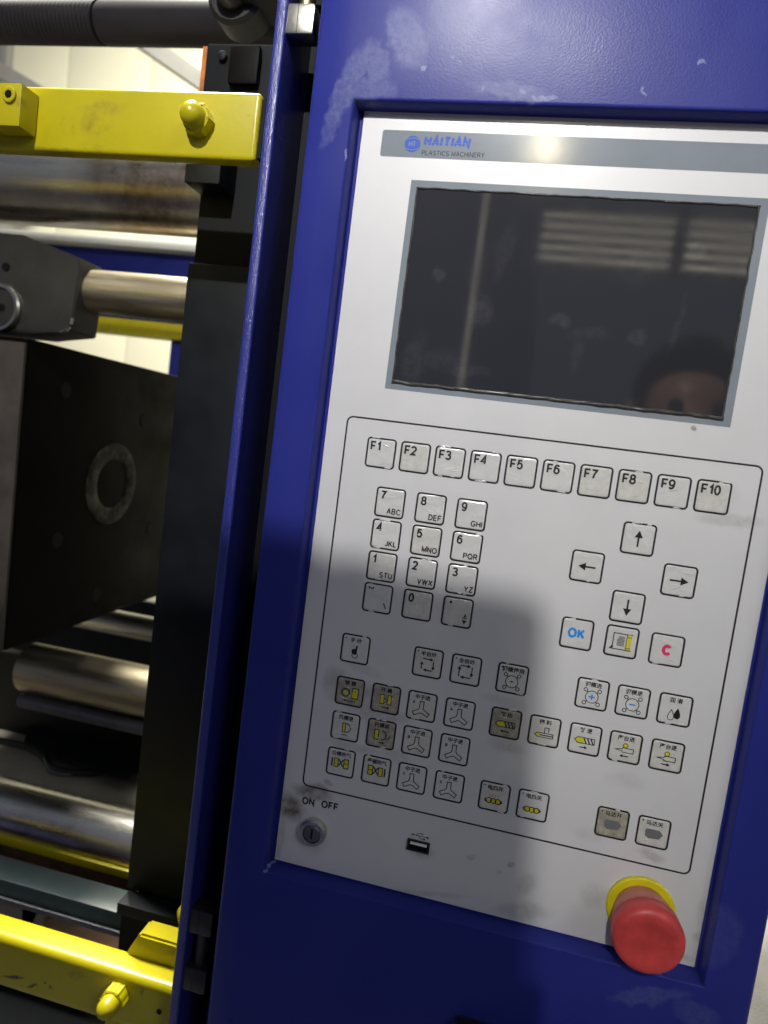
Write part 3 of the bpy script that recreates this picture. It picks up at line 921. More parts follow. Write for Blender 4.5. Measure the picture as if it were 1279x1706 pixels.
GX = [25.4, 51.0, 76.2, 102.0, 132.8, 158.2, 184.0, 209.1, 234.6]
ZR0, ZR1, ZR2, ZR3 = -157.6, -188.2, -213.3, -239.7
def cjk(t, s, z=4.9, size=3.5):
    t.text(s, 0, z, size, 'CENTER', bold=.022)
def led(t): t.disc((-7.2, 7.2), .55, 10)
def loop(t, gap):
    pts = [(-3.4, 1.6), (-3.4, -4.6), (3.6, -4.6), (3.6, 2.2), (-3.4, 2.2)]
    if gap:
        t.arrow((-3.4, 2.6), (3.8, 2.6), .7, 2.2); t.arrow((4.0, 1.6), (4.0, -4.6), .7, 2.2)
        t.arrow((3.4, -5.0), (-2.6, -5.0), .7, 2.2); t.arrow((-3.8, -4.6), (-3.8, .6), .7, 2.2)
    else:
        t.arrow((-3.8, 2.8), (3.2, 2.8), .7, 2.3); t.arrow((4.2, 2.6), (4.2, -4.2), .7, 2.3)
        t.arrow((3.8, -5.0), (-3.2, -5.0), .7, 2.3); t.arrow((-4.2, -4.8), (-4.2, 2.4), .7, 2.3)
key('hand', GX[0], ZR0, 'mode_key', 'clean'); t = Ink(1.0); led(t); cjk(t, '手 动')
t.stroke([(1.2, 2.6), (.6, -1.2)], 1.2); t.poly([(-2.2, -.6), (-.6, .2), (1.4, -.4), (1.6, -2.6), (.6, -4.0), (-1.4, -3.6), (-2.4, -2.2)]); t.ring((.2, -4.2), 2.0, .5); legend('hand', t)
key('semi', GX[2], ZR0, 'mode_key', 'yellow'); t = Ink(1.0); led(t); cjk(t, '半自动'); loop(t, True); legend('semi', t)
key('auto', GX[3], ZR0, 'mode_key'); t = Ink(1.0); led(t); cjk(t, '全自动'); loop(t, False); legend('auto', t)
def tiebars(t):
    t.ring((0, -1.8), 4.0, .5)
    for a in (45, 135, 225, 315):
        c, s = math.cos(math.radians(a)), math.sin(math.radians(a))
        t.ring((6.1 * c, -1.8 + 6.1 * s), 1.15, .5, 14)
        t.stroke([(4.0 * c, -1.8 + 4.0 * s), (5.0 * c, -1.8 + 5.0 * s)], .5)
key('mold', GX[4], ZR0, 'mode_key'); t = Ink(1.0); led(t); cjk(t, '调模使用', 4.8, 3.7); tiebars(t); t.disc((0, -1.8), .6); t.stroke([(-1.6, -1.8), (1.6, -1.8)], .3); legend('mold', t)
for kid, i, s in (('plus', 6, '调模进'), ('minus', 7, '调模退')):
    key(kid, GX[i], ZR0, 'mold_key'); t = Ink(1.0); cjk(t, s, 5.0); tiebars(t); legend(kid, t)
    t = Ink(1.0); t.stroke([(-1.9, -1.8), (1.9, -1.8)], .9)
    if kid == 'plus': t.stroke([(0, -3.7), (0, .1)], .9)
    legend(kid, t, 'cyan', 'icon_fill')
key('oil', GX[8], ZR0, 'lubrication_key'); t = Ink(1.0); cjk(t, '润 滑')
def drop(cx, cz, r): return [(cx + r * math.sin(a) * (math.sin(a / 2) ** 1.3 if True else 1), cz + r * 1.35 * -math.cos(a) * -1) for a in [2 * math.pi * i / 22 for i in range(22)]]
t.stroke(drop(-1.9, -3.4, 2.5), .45, True); t.poly(drop(1.7, -2.0, 2.7)); legend('oil', t)

def yshape(t, letter):
    pts = []
    for a in (90, 210, 330):
        c, s = math.cos(math.radians(a)), math.sin(math.radians(a))
        nx, nz = -s, c
        b_ = 1.35
        pts += [(c * 1.6 - nx * b_, s * 1.6 - nz * b_), (c * 6.0 - nx * b_, s * 6.0 - nz * b_), (c * 6.0 + nx * b_, s * 6.0 + nz * b_), (c * 1.6 + nx * b_, s * 1.6 + nz * b_)]
    pts = [(x, z - 2.6) for x, z in pts]
    t.stroke(pts, .55, True)
    write(t, letter, -6.4, 1.4, 2.1, .2)
for kid, i, zr, s, l in (('A3', 2, ZR1, '中子进', 'A'), ('A4', 3, ZR1, '中子退', 'A'), ('B3', 2, ZR2, '中子进', 'B'), ('B4', 3, ZR2, '中子退', 'B'), ('C3', 2, ZR3, '中子进', 'C'), ('C4', 3, ZR3, '中子退', 'C')):
    key(kid, GX[i], zr, 'core_key', 'yellow' if kid in ('A3', 'B3') else 'clean'); t = Ink(1.0); cjk(t, s, 5.2); yshape(t, l); legend(kid, t)
# clamp and ejector keys
def key2(kid, i, zr, s, state, dark, fill, name):
    key(kid, GX[i], zr, name, state)
    t = Ink(1.0); fill(t); legend(kid, t, 'yellow_print', 'icon_fill')
    t = Ink(2.0); cjk(t, s, 5.0); dark(t); legend(kid, t)
key2('A1', 0, ZR1, '锁 模', 'dirty', lambda t: (t.ring((-2.8, -.8), 2.7, .8), t.stroke([(2, 3), (2, -4.2), (6.2, -4.2), (6.2, 3)], .6, True), t.arrow((5, -6.4), (-4, -6.4), .5, 1.6)),
     lambda t: (t.poly([(2, 3), (6, 3), (6, -4), (2, -4)]), t.disc((-2.8, -.8), 1.5)), 'clamp_key')
key2('A2', 1, ZR1, '开 模', 'dirty', lambda t: (t.stroke([(-3.6, 3), (-3.6, -3.4), (-1.2, -3.4), (-1.2, 3)], .5, True), t.stroke([(1.6, 3), (1.6, -3.4), (4.0, -3.4), (4.0, 3)], .5, True), t.stroke([(-1.2, 1), (1.6, -1), (-1.2, -3)], .5), t.arrow((-2.8, -5.8), (3.4, -5.8), .6, 1.8)),
     lambda t: (t.poly([(-3.6, 3), (-3.6, -3.4), (-1.2, -3.4), (-1.2, 3)]), t.poly([(1.6, 3), (1.6, -3.4), (4, -3.4), (4, 3)])), 'clamp_key')
half_d = [(0.6 + 3.2 * math.cos(a), -.8 + 3.2 * math.sin(a)) for a in [math.pi / 2 - math.pi * i / 10 for i in range(11)]]
key2('B1', 0, ZR2, '托模退', 'yellow', lambda t: (t.stroke([(-1.8, 2.4), (.2, 2.4), (.2, -4), (-1.8, -4)], .5, True), t.stroke(half_d, .6), t.stroke([(-2.4, -6), (2, -6)], .5)),
     lambda t: t.poly([(-1.8, 2.4), (.2, 2.4), (.2, -4), (-1.8, -4)]), 'ejector_key')
key2('B2', 1, ZR2, '托模进', 'dirty', lambda t: (t.stroke([(-4.4, 2.8), (-1.6, 2.8), (-1.6, -4), (-4.4, -4)], .6, True), t.stroke([(-4.4, -.6), (-1.6, -.6)], .6), t.stroke(half_d, .7), t.stroke([(4.2, -3), (6, -2), (6.6, .6)], .5), t.arrow((-1, -6), (3, -6), .6, 1.7)),
     lambda t: t.poly([(-4.4, 2.8), (-1.6, 2.8), (-1.6, -4), (-4.4, -4)]), 'ejector_key')
def blow(t, f):
    t.stroke([(f * -6.2, 2.6), (f * -6.2, -3.4)], 1.0); t.stroke([(f * -1.4, 2.4), (f * 1.8, -2.6)], .8); t.stroke([(f * -1.4, -2.6), (f * 1.8, 2.4)], .8)
    t.stroke([(f * -4.6, 2.6), (f * -1.8, 2.6), (f * -1.8, -3.4), (f * -4.6, -3.4)], .5, True); t.stroke([(f * 2.4, 3), (f * 5.6, 3), (f * 5.6, -3.6), (f * 2.4, -3.6)], .6, True)
    t.stroke([(f * 2.4, -.2), (f * 5.6, -.2)], .5)
def blowf(t, f):
    t.poly([(f * -4.6, 2.6), (f * -1.8, 2.6), (f * -1.8, -3.4), (f * -4.6, -3.4)]); t.poly([(f * 2.4, 3), (f * 5.6, 3), (f * 5.6, -3.6), (f * 2.4, -3.6)])
key2('C1', 0, ZR3, '公模吹气', 'clean', lambda t: blow(t, 1), lambda t: blowf(t, 1), 'air_blow_key')
key2('C2', 1, ZR3, '母模吹气', 'yellow', lambda t: blow(t, -1), lambda t: blowf(t, -1), 'air_blow_key')
# injection keys
def screw(t, cz, n_hatch=3):
    out = [(-6.4, cz), (-4.4, cz + 1.9), (6.2, cz + 1.9), (6.2, cz - 1.9), (-4.4, cz - 1.9)]
    t.stroke(out, .5, True)
    for q in range(n_hatch): t.stroke([(-.6 + q * 2.2, cz + 1.8), (1.2 + q * 2.2, cz - 1.8)], .8)
def screwf(t, cz): t.poly([(-6.4, cz), (-4.4, cz + 1.9), (-.6, cz + 1.9), (-.2, cz - 1.9), (-4.4, cz - 1.9)])
key2('inj', 4, ZR1, '射 出', 'dirty', lambda t: (screw(t, -.6), t.arrow((3, -5.4), (-3, -5.4), .7, 2)), lambda t: screwf(t, -.6), 'injection_key')
key2('A6', 5, ZR1, '储 料', 'yellow', lambda t: (t.stroke([(-5.8, -2.6), (-4.4, -1.2), (5.8, -1.2), (5.8, -4), (-4.4, -4)], .5, True), t.stroke([(-2.6, -2.6), (5.6, -2.6)], .7), t.stroke([(.2, -1.2), (.2, 2.6), (2.8, 2.6), (2.8, -1.2)], .5)),
     lambda t: t.poly([(-5.8, -2.6), (-4.4, -1.2), (-2.6, -1.2), (-2.6, -4), (-4.4, -4)]), 'injection_key')
key2('A7', 6, ZR1, '射 退', 'clean', lambda t: (screw(t, -.6), t.arrow((-2.6, -5.2), (2.4, -5.2), .7, 2)), lambda t: screwf(t, -.6), 'injection_key')
def carriage(t, d):
    t.stroke([(-6, -1.6), (-1.4, -.9), (-1.4, -.1), (5.4, -.1), (5.4, -3.1), (-1.4, -3.1), (-1.4, -2.3)], .45, True); t.ring((.2, 1.5), 1.5, .4, 8)
    t.arrow((-2.8 * d, -5.4), (2.8 * d, -5.4), .7, 2)
def carrf(t): t.poly([(-1.2, 2.7), (1.6, 2.7), (1.6, .3), (-1.2, .3)])
key2('A8', 7, ZR1, '座台进', 'yellow', lambda t: carriage(t, -1), carrf, 'carriage_key')
key2('A9', 8, ZR1, '座台退', 'yellow', lambda t: carriage(t, 1), carrf, 'carriage_key')
def heater(t):
    for q in range(3): t.ring((-3.2 + q * 3.0, -2.8), 1.75, .6, 14)
    t.stroke([(-6.2, -2.8), (-4.8, -1.4)], .6).stroke([(-6.2, -2.8), (-4.8, -4.2)], .6).stroke([(4.4, -1.6), (5.6, -2.8), (4.4, -4.0)], .6)
def heatf(t):
    for q in range(3): t.disc((-3.2 + q * 3.0, -2.8), 1.6, 14)
key2('h1', 4, ZR3, '电热开', 'yellow', lambda t: (led(t), heater(t)), heatf, 'heater_key')
t = Ink(1.0)
for q in range(4): t.stroke([(-3.4 + q * 1.9, -.4), (-2.9 + q * 1.9, 1.0), (-3.4 + q * 1.9, 2.2)], .3)
legend('h1', t, 'red_print')
key2('h2', 5, ZR3, '电热关', 'clean', lambda t: (led(t), heater(t)), heatf, 'heater_key')
for kid, i, s, st in (('m1', 7, '马达开', 'dirty'), ('m2', 8, '马达关', 'yellow')):
    key(kid, GX[i], ZR3, 'motor_key', st)
    t = Ink(1.0); t.poly([(-5, 1.4), (-3.6, 2.2), (3.6, 2.2), (5, .8), (6, -.6), (5, -1.8), (4, -3.6), (-2.6, -4.2), (-4.8, -2.6)]); legend(kid, t, 'grey_icon', 'icon_fill')
    t = Ink(2.0); led(t); cjk(t, s, 5.0); legend(kid, t)

for kid in list(K): wrinkles(kid)

# ---- key switch, usb socket, emergency stop
sx, sz = .0124, -.2932
sw = lathe('key_switch', (sx, 0, sz), (0, -1, 0), [(0, .0098), (.0045, .0098), (.0060, .0088), (.0060, .0066), (.0040, .0062)], 'steel', panel, 40, .5)
lathe('key_barrel', (sx, -.0032, sz), (0, -1, 0), [(0, .0061), (.0022, .0061), (.0026, .0056)], 'steel_dark', sw, 30, .5)
box('key_slot', (sx - .0007, sx + .0007, -.0060, -.0050, sz - .0036, sz + .0036), 'black', sw)
ink = Ink(.07); write(ink, 'ON', 5.6, -276.0, 5.6, .21, 'CENTER', 0, .34); ink.build('switch_lettering', 'black_print', panel, ZERO)
ink = Ink(.07); write(ink, 'OFF', 21.6, -275.4, 5.6, .21, 'CENTER', 0, .34); ink.build('switch_lettering', 'black_print', panel, ZERO)

us = thing  # (socket is a part of the panel)
ux, uz = .0872, -.2862
bm = bmesh.new()
for d in ((ux - .0078, ux + .0078, -.0012, 0, uz + .0029, uz + .0040), (ux - .0078, ux + .0078, -.0012, 0, uz - .0040, uz - .0029), (ux - .0078, ux - .0067, -.00121, 0, uz - .0029, uz + .0029), (ux + .0067, ux + .0078, -.00121, 0, uz - .0029, uz + .0029)):
    bm_box(bm, *d)
usb = link_mesh('usb_socket', bm_mesh(bm, 'usb'), 'steel_shade', panel)
box('socket_opening', (ux - .0066, ux + .0066, -.0003, 0, uz - .0028, uz + .0028), 'black', usb)
box('socket_tongue', (ux - .0058, ux + .0058, -.0010, -.0003, uz + .0006, uz + .0024), 'white_trim', usb)
ink = Ink(.07); c0 = (87.6, -279.0)
ink.stroke([(81.6, -279.0), (92.6, -279.0)], .45); ink.poly([(81.0, -279), (82.8, -278.2), (82.8, -279.8)]); ink.disc((92.8, -279), .8, 10)
ink.stroke([(84.6, -279), (86.4, -277.2), (88.6, -277.2)], .4).stroke([(86.4, -279), (88.0, -280.8), (90.2, -280.8)], .4); ink.disc((88.9, -277.2), .55, 8); ink.poly([(89.9, -280.2), (91.1, -280.2), (91.1, -281.4), (89.9, -281.4)])
ink.build('usb_symbol', 'black_print', panel, ZERO)

ex, ez = .2346, -.2912
es = lathe('emergency_stop_button', (ex, 0, ez), (0, -1, 0), [(0, .0212), (.0022, .0212), (.0030, .0204), (.0030, .0150), (.0090, .0142)], 'yellow_plastic', panel, 56, .5)
lathe('button_neck', (ex, -.0030, ez), (0, -1, 0), [(0, .0165), (.006, .0180), (.0175, .0208)], 'red_faded', es, 56, .5)
bm = bmesh.new()
bm_lathe(bm, (ex, -.0200, ez), (0, -1, 0), [(0, .0190), (.0010, .0205), (.006, .0214), (.0098, .0214), (.0124, .0207), (.0141, .0190), (.0148, .0168), (.0147, .0132), (.0141, .0108), (.0138, .0055), (.0138, .0004)], 64)
# six shallow finger notches round the rim
for v in bm.verts:
    d = Vector((v.co.x - ex, v.co.z - ez)); a = math.atan2(d.y, d.x)
    if d.length > .019 and v.co.y > -.0275:
        v.co.x -= d.x * .02 * (0.5 + .5 * math.cos(a * 12)); v.co.z -= d.y * .02 * (0.5 + .5 * math.cos(a * 12))
link_mesh('mushroom_head', bm_mesh(bm, 'm', True, .9), 'red_plastic', es)
# ------------------------------------------------------------------ yellow guard rails
RY = .025
def cap_bolt(x, z, parent, y=RY, r=.0088, ln=.021, tilt=0):
    b_ = lathe('cap_nut', (x, y, z), (0, -1, 0), [(0, r * 1.16), (ln * .42, r * 1.16), (ln * .46, r * .98), (ln * .75, r * .93), (ln * .92, r * .62), (ln, r * .15)], 'yellow', parent, 6 if False else 24, .7)
    bm = bmesh.new(); bm_lathe(bm, (x, y, z), (0, -1, 0), [(0, r * 1.28), (ln * .40, r * 1.28), (ln * .45, r * 1.15)], 6)
    link_mesh('hex_collar', bm_mesh(bm, 'h'), 'yellow', b_)
rail = thing('guard_rail', 'upper yellow painted steel guard rail with cap nut and end block', 'rail', (-.25, RY + .02, .172))
zt, zb = .2190, .1722
box('rail_bar', (-.62, -.0985, RY, RY + .013, zb, zt), 'yellow', rail, bevel=.0032, seg=3)
cap_bolt(-.1428, .1966, rail)
blk = box('stop_block', (-.345, -.2775, .0065, RY - .0005, .1812, .2117), 'yellow', rail, bevel=.0015)
lathe('socket_screw', (-.2865, .0068, .2025), (0, -1, 0), [(0, .0056), (.0022, .0056), (.0026, .0050), (.0026, .0030), (.0006, .0028)], 'yellow', blk, 24, .5)
lathe('screw_socket', (-.2865, .0050, .2025), (0, -1, 0), [(0, .0026), (.0010, .0026)], 'black', blk, 6)
box('rail_end_dark_gap', (-.0984, -.0955, RY + .003, RY + .012, zb + .003, zt - .003), 'black', rail)  # black filler standing in for the dark gap beside the rail end

lrail = thing('guard_rail', 'lower yellow guard rail with chipped paint and hexagon cap nut', 'rail', (-.25, RY + .02, -.516))
lzt, lzb = -.4690, -.5160
box('rail_bar', (-.62, -.0850, RY, RY + .026, lzb, lzt), 'yellow', lrail, bevel=.008, seg=5)
pb = at(197, 1655, RY)
cap_bolt(pb.x, pb.z, lrail, r=.0084, ln=.024)
g = [at(205, 1596, RY + .020), at(231, 1556, RY + .020), at(262, 1560, RY + .020), at(300, 1568, RY + .020)]
gz = lzt - .004
prism('gusset', [Vector((g[0].x, RY + .020, gz)), Vector((g[1].x, RY + .020, g[1].z)), Vector((-.0860, RY + .020, g[1].z)), Vector((-.0860, RY + .020, gz))], (0, .020, 0), 'yellow', lrail, bevel=.002)
lathe('rear_cap', (-.108, RY + .055, g[1].z + .006), (0, -1, 0), [(0, .010), (.008, .010), (.014, .006), (.016, .001)], 'yellow', lrail, 20)
# lower rail face drops into a bracket at its right end
box('rail_bracket', (-.150, -.0850, RY + .001, RY + .010, -.60, lzb + .004), 'yellow', lrail, bevel=.001)
hb_ = at(265, 1685, RY)
lathe('bracket_hole', (hb_.x, RY - .0003, hb_.z), (0, -1, 0), [(0, .0022), (.0004, .0022)], 'black', lrail, 14)

# ------------------------------------------------------------------ black column behind the post
CY = .130
colm = thing('machine_column', 'black vertical machine column between tie bars and blue post', 'column', (-.14, .15, -.66))
box('upper_plate', (-.2010, -.050, CY + .012, CY + .03, .125, .232), 'black', colm)
box('front_sheet', (-.2000, -.050, CY, CY + .02, -.4780, .1240), 'black_sheet', colm, bevel=.0015)
box('side_sheet', (-.2000, -.196, CY + .021, CY + .16, -.66, .124), 'black_sheet', colm)
box('ledge', (-.1960, -.060, CY - .022, CY - .001, -.4900, -.4785), 'black_sheet', colm, bevel=.001)
box('lower_plate', (-.1960, -.050, CY - .012, CY + .02, -.66, -.4905), 'black', colm)
box('bracket_block', (-.2005, -.168, CY - .020, CY + .011, .186, .232), 'black_sheet', colm, bevel=.001)

# dark bearing block above the upper rail
box('fixed_platen', (-.1955, -.050, CY + .03, .80, -.66, .122), 'black', colm)
bb = thing('bearing_block', 'dark steel block with orange primer edge above the upper rail', 'machine part', (-.20, .2, .25))
p0, p1 = at(345, 72, .16), at(462, 145, .16)
box('block', (p0.x, -.06, .16, .26, p1.z - .05, p0.z), 'black_sheet', bb, bevel=.002)
po = at(339, 72, .163)
box('primer_edge', (po.x, p0.x - .0004, .163, .258, p1.z - .05, p0.z - .001), 'orange', bb)
pc = at(408, 112, .16)
box('worn_pad', (pc.x - .013, pc.x + .016, .1525, .1595, pc.z - .018, pc.z + .016), 'platen', bb, bevel=.003)
pn = at(372, 96, .16)
lathe('bolt_head', (pn.x, .16, pn.z), (0, -1, 0), [(0, .0045), (.004, .0045), (.0045, .0035)], 'black_sheet', bb, 6)

# ------------------------------------------------------------------ bars of the clamping unit
def bar(name, label, u, vt, vb, y, xa, xb, mat, cat='bar', parent=None, chamfer=.0, group=None):
    a, b_ = at(u, vt, y), at(u, vb, y)
    r = (a.z - b_.z) / 2; zc = (a.z + b_.z) / 2
    prof = [(0, r - chamfer), (chamfer, r), (xb - xa - chamfer, r), (xb - xa, r - chamfer)] if chamfer else [(0, r), (xb - xa, r)]
    o = lathe(name, (xa, y, zc), (1, 0, 0), prof, mat, None, 64, .5)
    tag(o, label, cat)
    return o, r, zc
tb, r1, z1 = None, None, None
a, b_ = at(0, 4, .30), at(0, 71, .30)
r1 = (a.z - b_.z) / 2; z1 = (a.z + b_.z) / 2
tie = thing('tie_bar', 'grey tie bar with fine thread at its left, at the very top', 'bar', (-.5, .30, z1))
xs = at(172, 40, .30).x
lathe('smooth_shank', (xs, .30, z1), (1, 0, 0), [(0, r1 * .93), (.003, r1), (-.06 - xs, r1)], 'bar_grey', tie, 64, .5)
prof = []; x = -.75; k = 0
while x < xs:
    prof.append((x + .75, r1 * (1.0 if k % 2 else .91))); x += .0027; k += 1
lathe('threaded_end', (-.75, .30, z1), (1, 0, 0), prof, 'bar_grey', tie, 64, .2)
pk = at(392, -8, .24)
kn = lathe('hose_fitting', (pk.x, .27, pk.z), (0, -1, 0), [(0, .030), (.03, .030), (.034, .026), (.034, .018), (.05, .017)], 'rubber', None, 32)
tag(kn, 'round black fitting above the smooth end of the top bar', 'fitting')
ptb = box('hose_clamp', (pk.x + .01, pk.x + .075, .225, .27, pk.z - .012, pk.z + .05), 'black_sheet', kn)

bar('tie_bar', 'thick chrome tie bar just under the upper yellow rail', 0, 246, 370, .30, -.80, -.10, 'chrome_upper')
bar('push_rod', 'short worn steel rod between dark link plate and black column', 180, 452, 524, .33, at(58, 480, .33).x, -.12, 'chrome_worn', 'rod', chamfer=.004)
bar('tie_bar', 'pale lower tie bar far back beside the black column', 230, 1024, 1064, .62, -.85, -.10, 'chrome')
bar('guide_bar', 'wide oiled guide bar with golden sheen below the black platen', 150, 1092, 1172, .42, at(52, 1090, .42).x, -.10, 'chrome_worn')
bar('guide_rod', 'thin dark guide rod under the wide oiled bar', 150, 1180, 1204, .40, at(36, 1160, .40).x, -.10, 'steel_dark', 'rod')
bar('tie_bar', 'thick chrome tie bar with blue sheen above the lower rail', 100, 1326, 1420, .33, -.80, -.10, 'chrome_lower')

# link plate with its pins
LY = .295
lp = thing('toggle_link', 'dark grey cast link plate with round pin at left edge', 'link plate', (-.5, LY + .02, .09))
pts = [at(-160, 372, LY), at(38, 391, LY), at(129, 428, LY), at(133, 448, LY), at(118, 552, LY), at(50, 558, LY), at(-160, 540, LY)]
prism('plate', [Vector((q.x, LY, q.z)) for q in pts], (0, .05, 0), 'link', lp, bevel=.0015)
pp = at(2, 513, LY)
lathe('pin_ring', (pp.x, LY, pp.z), (0, -1, 0), [(0, .030), (.005, .030), (.007, .028), (.007, .0245), (.002, .0240)], 'steel', lp, 40)
lathe('pin', (pp.x, LY, pp.z), (0, -1, 0), [(0, .0238), (.003, .0238)], 'link', lp, 40)
lathe('pin_hole', (pp.x + .003, LY - .0031, pp.z), (0, -1, 0), [(0, .005), (.0006, .005)], 'black', lp, 16)
ph_ = at(10, 445, LY)
lathe('bolt_hole', (ph_.x, LY, ph_.z), (0, -1, 0), [(0, .0055), (.0008, .0055)], 'black', lp, 16)
ps = at(100, 530, LY)
bm = bmesh.new(); bm_tube(bm, [Vector((ps.x + .018 * math.cos(a), LY - .002, ps.z + .018 * math.sin(a))) for a in [math.radians(-80 + q * 12) for q in range(8)]], .002, 6)
link_mesh('snap_ring', bm_mesh(bm, 's', True), 'steel', lp)

# moving platen: front edge at the left, its dark face looking right
BY0, BY1 = .230, .640
bf = at(43, 562, BY0); bz0 = at(15, 1090, BY0).z
pl = thing('moving_platen', 'big black oily platen block with round locating ring in the middle left', 'platen', (bf.x - .1, .4, bz0))
box('platen_body', (bf.x - .28, bf.x, BY0 + .004, BY1, bz0, bf.z), 'platen', pl, bevel=.004)
box('front_face', (bf.x - .28, bf.x - .001, BY0, BY0 + .0035, bz0 + .002, bf.z - .006), 'platen_front', pl)
pr_ = at_x(186, 806, bf.x)
rr = (at_x(186, 738, bf.x).z - at_x(186, 872, bf.x).z) / 2
bm = bmesh.new(); bm_lathe(bm, (bf.x, pr_.y, pr_.z), (1, 0, 0), [(0, rr), (.0012, rr), (.0016, rr * .97), (.0016, rr * .66), (.0002, rr * .60)], 48, False, False)
link_mesh('locating_ring', bm_mesh(bm, 'lr', True, .5), 'ring', pl)
rnd = random.Random(5)
for (u, v) in ((250, 880), (95, 900), (110, 650), (240, 700), (160, 990)):
    q = at_x(u, v, bf.x)
    lathe('tapped_hole', (bf.x, q.y, q.z), (1, 0, 0), [(0, .010), (.0006, .010)], 'black', pl, 16)

# rear guard of the machine
GY = .86
rg = thing('rear_guard', 'blue rear machine guard with white top edge and yellow bar behind rods', 'guard', (-.7, GY, -.5))
pa, pb_ = at(200, 402, GY), at(200, 416, GY)
box('top_trim', (-2.2, -.20, GY - .03, GY + .02, pb_.z, pa.z), 'white_trim', rg, bevel=.004)
pc_ = at(200, 532, GY)
box('blue_sheet', (-2.2, -.20, GY, GY + .012, pc_.z, pb_.z - .0005), 'blue_plain', rg)
pd = at(200, 558, GY)
box('yellow_bar', (-2.2, -.20, GY - .02, GY + .02, pd.z, pc_.z - .0005), 'yellow', rg, bevel=.005)
pe = at(283, 590, GY)
box('window_post', (pe.x, pe.x + .03, GY, GY + .03, pd.z - .35, pd.z - .0005), 'blue_plain', rg)
pf = at(230, 1000, GY)
box('lower_sheet', (-2.2, -.20, GY, GY + .012, -1.3, pf.z), 'black_sheet', rg)

# ------------------------------------------------------------------ machine bed
bed = thing('machine_bed', 'beige machine bed tray under the lower tie bar with dark front sheets', 'machine bed', (-.5, .45, -1.29))
TZ = at(100, 1325, .42).z
TF = at_z(100, 1238, TZ).y
box('tray', (-1.1, -.10, .40, TF, TZ - .02, TZ), 'beige', bed, bevel=.002)
box('tray_upstand', (-1.1, -.10, TF + .001, TF + .02, TZ - .02, TZ + .14), 'black', bed)
yj = .285
ya, yb = at(110, 1424, yj), at(110, 1438, yj)
box('yellow_edge', (-1.1, -.10, yj, yj + .06, yb.z, ya.z), 'yellow', bed, bevel=.003)
yk = at(110, 1500, yj)
box('front_sheet', (-1.1, -.10, yj + .006, yj + .05, yk.z - .2, yb.z - .0005), 'rust', bed)
yl = .17
la, lb_ = at(100, 1493, yl), at(100, 1524, yl)
tl = box('drip_rail', (-1.1, -.13, yl, yl + .035, lb_.z, la.z), 'teal', bed, bevel=.002)
box('drip_rail_lip', (-1.1, -.13, yl - .004, yl - .0005, lb_.z - .003, lb_.z + .003), 'steel_dark', tl, bevel=.001)
box('bed_wall', (-1.1, -.10, .20, .26, -1.29, lb_.z - .05), 'rust', bed)
box('bed_foot', (-1.1, -.05, .09, .19, -1.29, -.66), 'black', bed)

# cables lying in the tray
def cable(label, pix, r, mat='rubber'):
    P = [at_z(u, v, TZ + r + h) for (u, v, h) in pix]
    pts = []
    for i in range(len(P) - 1):
        p0_, p1_ = P[max(i - 1, 0)], P[i]; p2_, p3_ = P[i + 1], P[min(i + 2, len(P) - 1)]
        pts += bez(p1_, p1_ + (p2_ - p0_) / 6, p2_ - (p3_ - p1_) / 6, p2_, 7)[:-1]
    pts.append(P[-1])
    tag(tube('cable', pts, r, mat), label, 'cable')
cable('black cable looping across the beige tray under the dark rod', [(-60, 1225, .02), (30, 1240, .01), (65, 1255, .0), (90, 1280, .0), (150, 1288, .0), (215, 1275, .0), (300, 1285, .01)], .0055)
cable('thin grey cable curled on the beige tray beside black cable', [(75, 1262, .006), (85, 1285, .0), (120, 1290, .0), (170, 1280, .004), (230, 1262, .01)], .0035, 'steel_dark')
# dirty rags of dark parts on the tray and in front of the bed
dr = thing('drip_shield', 'dark sheet metal shield hanging over the beige tray', 'shield', (-.5, .6, TZ))
sp = [at_z(40, 1236, TZ + .02), at_z(75, 1262, TZ + .02), at_z(215, 1298, TZ + .02), at_z(240, 1285, TZ + .02), at_z(240, 1238, TZ + .02), at_z(50, 1212, TZ + .02)]
prism('shield_plate', [Vector((q.x, q.y, TZ + .02)) for q in sp], (0, 0, .004), 'black_sheet', dr)
for i, (u, v, w_) in enumerate(((20, 1515, .035), (55, 1525, .016))):
    q = at(u, v, .19)
    tag(prism('wedge_block', [Vector((q.x - w_, .19, q.z - .04)), Vector((q.x + w_ * .5, .19, q.z - .04)), Vector((q.x + w_, .19, q.z + .010)), Vector((q.x - w_ * .9, .19, q.z + .014))], (0, .009, 0), 'beige', None, .001),
        ['larger pale wedge block at left edge behind lower yellow rail', 'smaller pale wedge block behind the lower yellow rail'][i], 'block')

# ------------------------------------------------------------------ steelwork on the far wall
def brace(label, u0, v0, u1, v1, y, w_):
    a, b_ = at(u0, v0, y), at(u1, v1, y)
    d = (b_ - a).normalized(); n_ = Vector((-d.z, 0, d.x)) * w_ / 2
    bm = bmesh.new(); bm_prism(bm, [a - n_, a + n_, b_ + n_, b_ - n_], (0, .08, 0))
    tag(link_mesh('diagonal_brace', bm_mesh(bm, 'br'), 'grey_steelwork'), label, 'brace', )
brace('grey diagonal steel brace on cream wall beside the orange edge', 200, 40, 390, 172, 2.9, .075)
brace('grey diagonal steel brace on cream wall at the left edge', -60, 80, 90, 170, 2.9, .075)
pu = at(3, 100, 3.1)
tag(box('wall_pipe', (pu.x - .05, pu.x + .03, 3.1, 3.16, FLOOR_Z + .01, 4.0), 'grey_steelwork', None, bevel=.02), 'grey upright pipe on cream wall at the left edge', 'pipe')

# ------------------------------------------------------------------ what the screen mirrors: the aisle in front of the machine
def mirrored(u, v, y):
    """point at depth y (behind the camera) whose mirror image in the screen shows at u, v"""
    p = at(u, v, 0.0); d = p - CAM
    return p + Vector((d.x, -d.y, d.z)) * (-y / d.y)

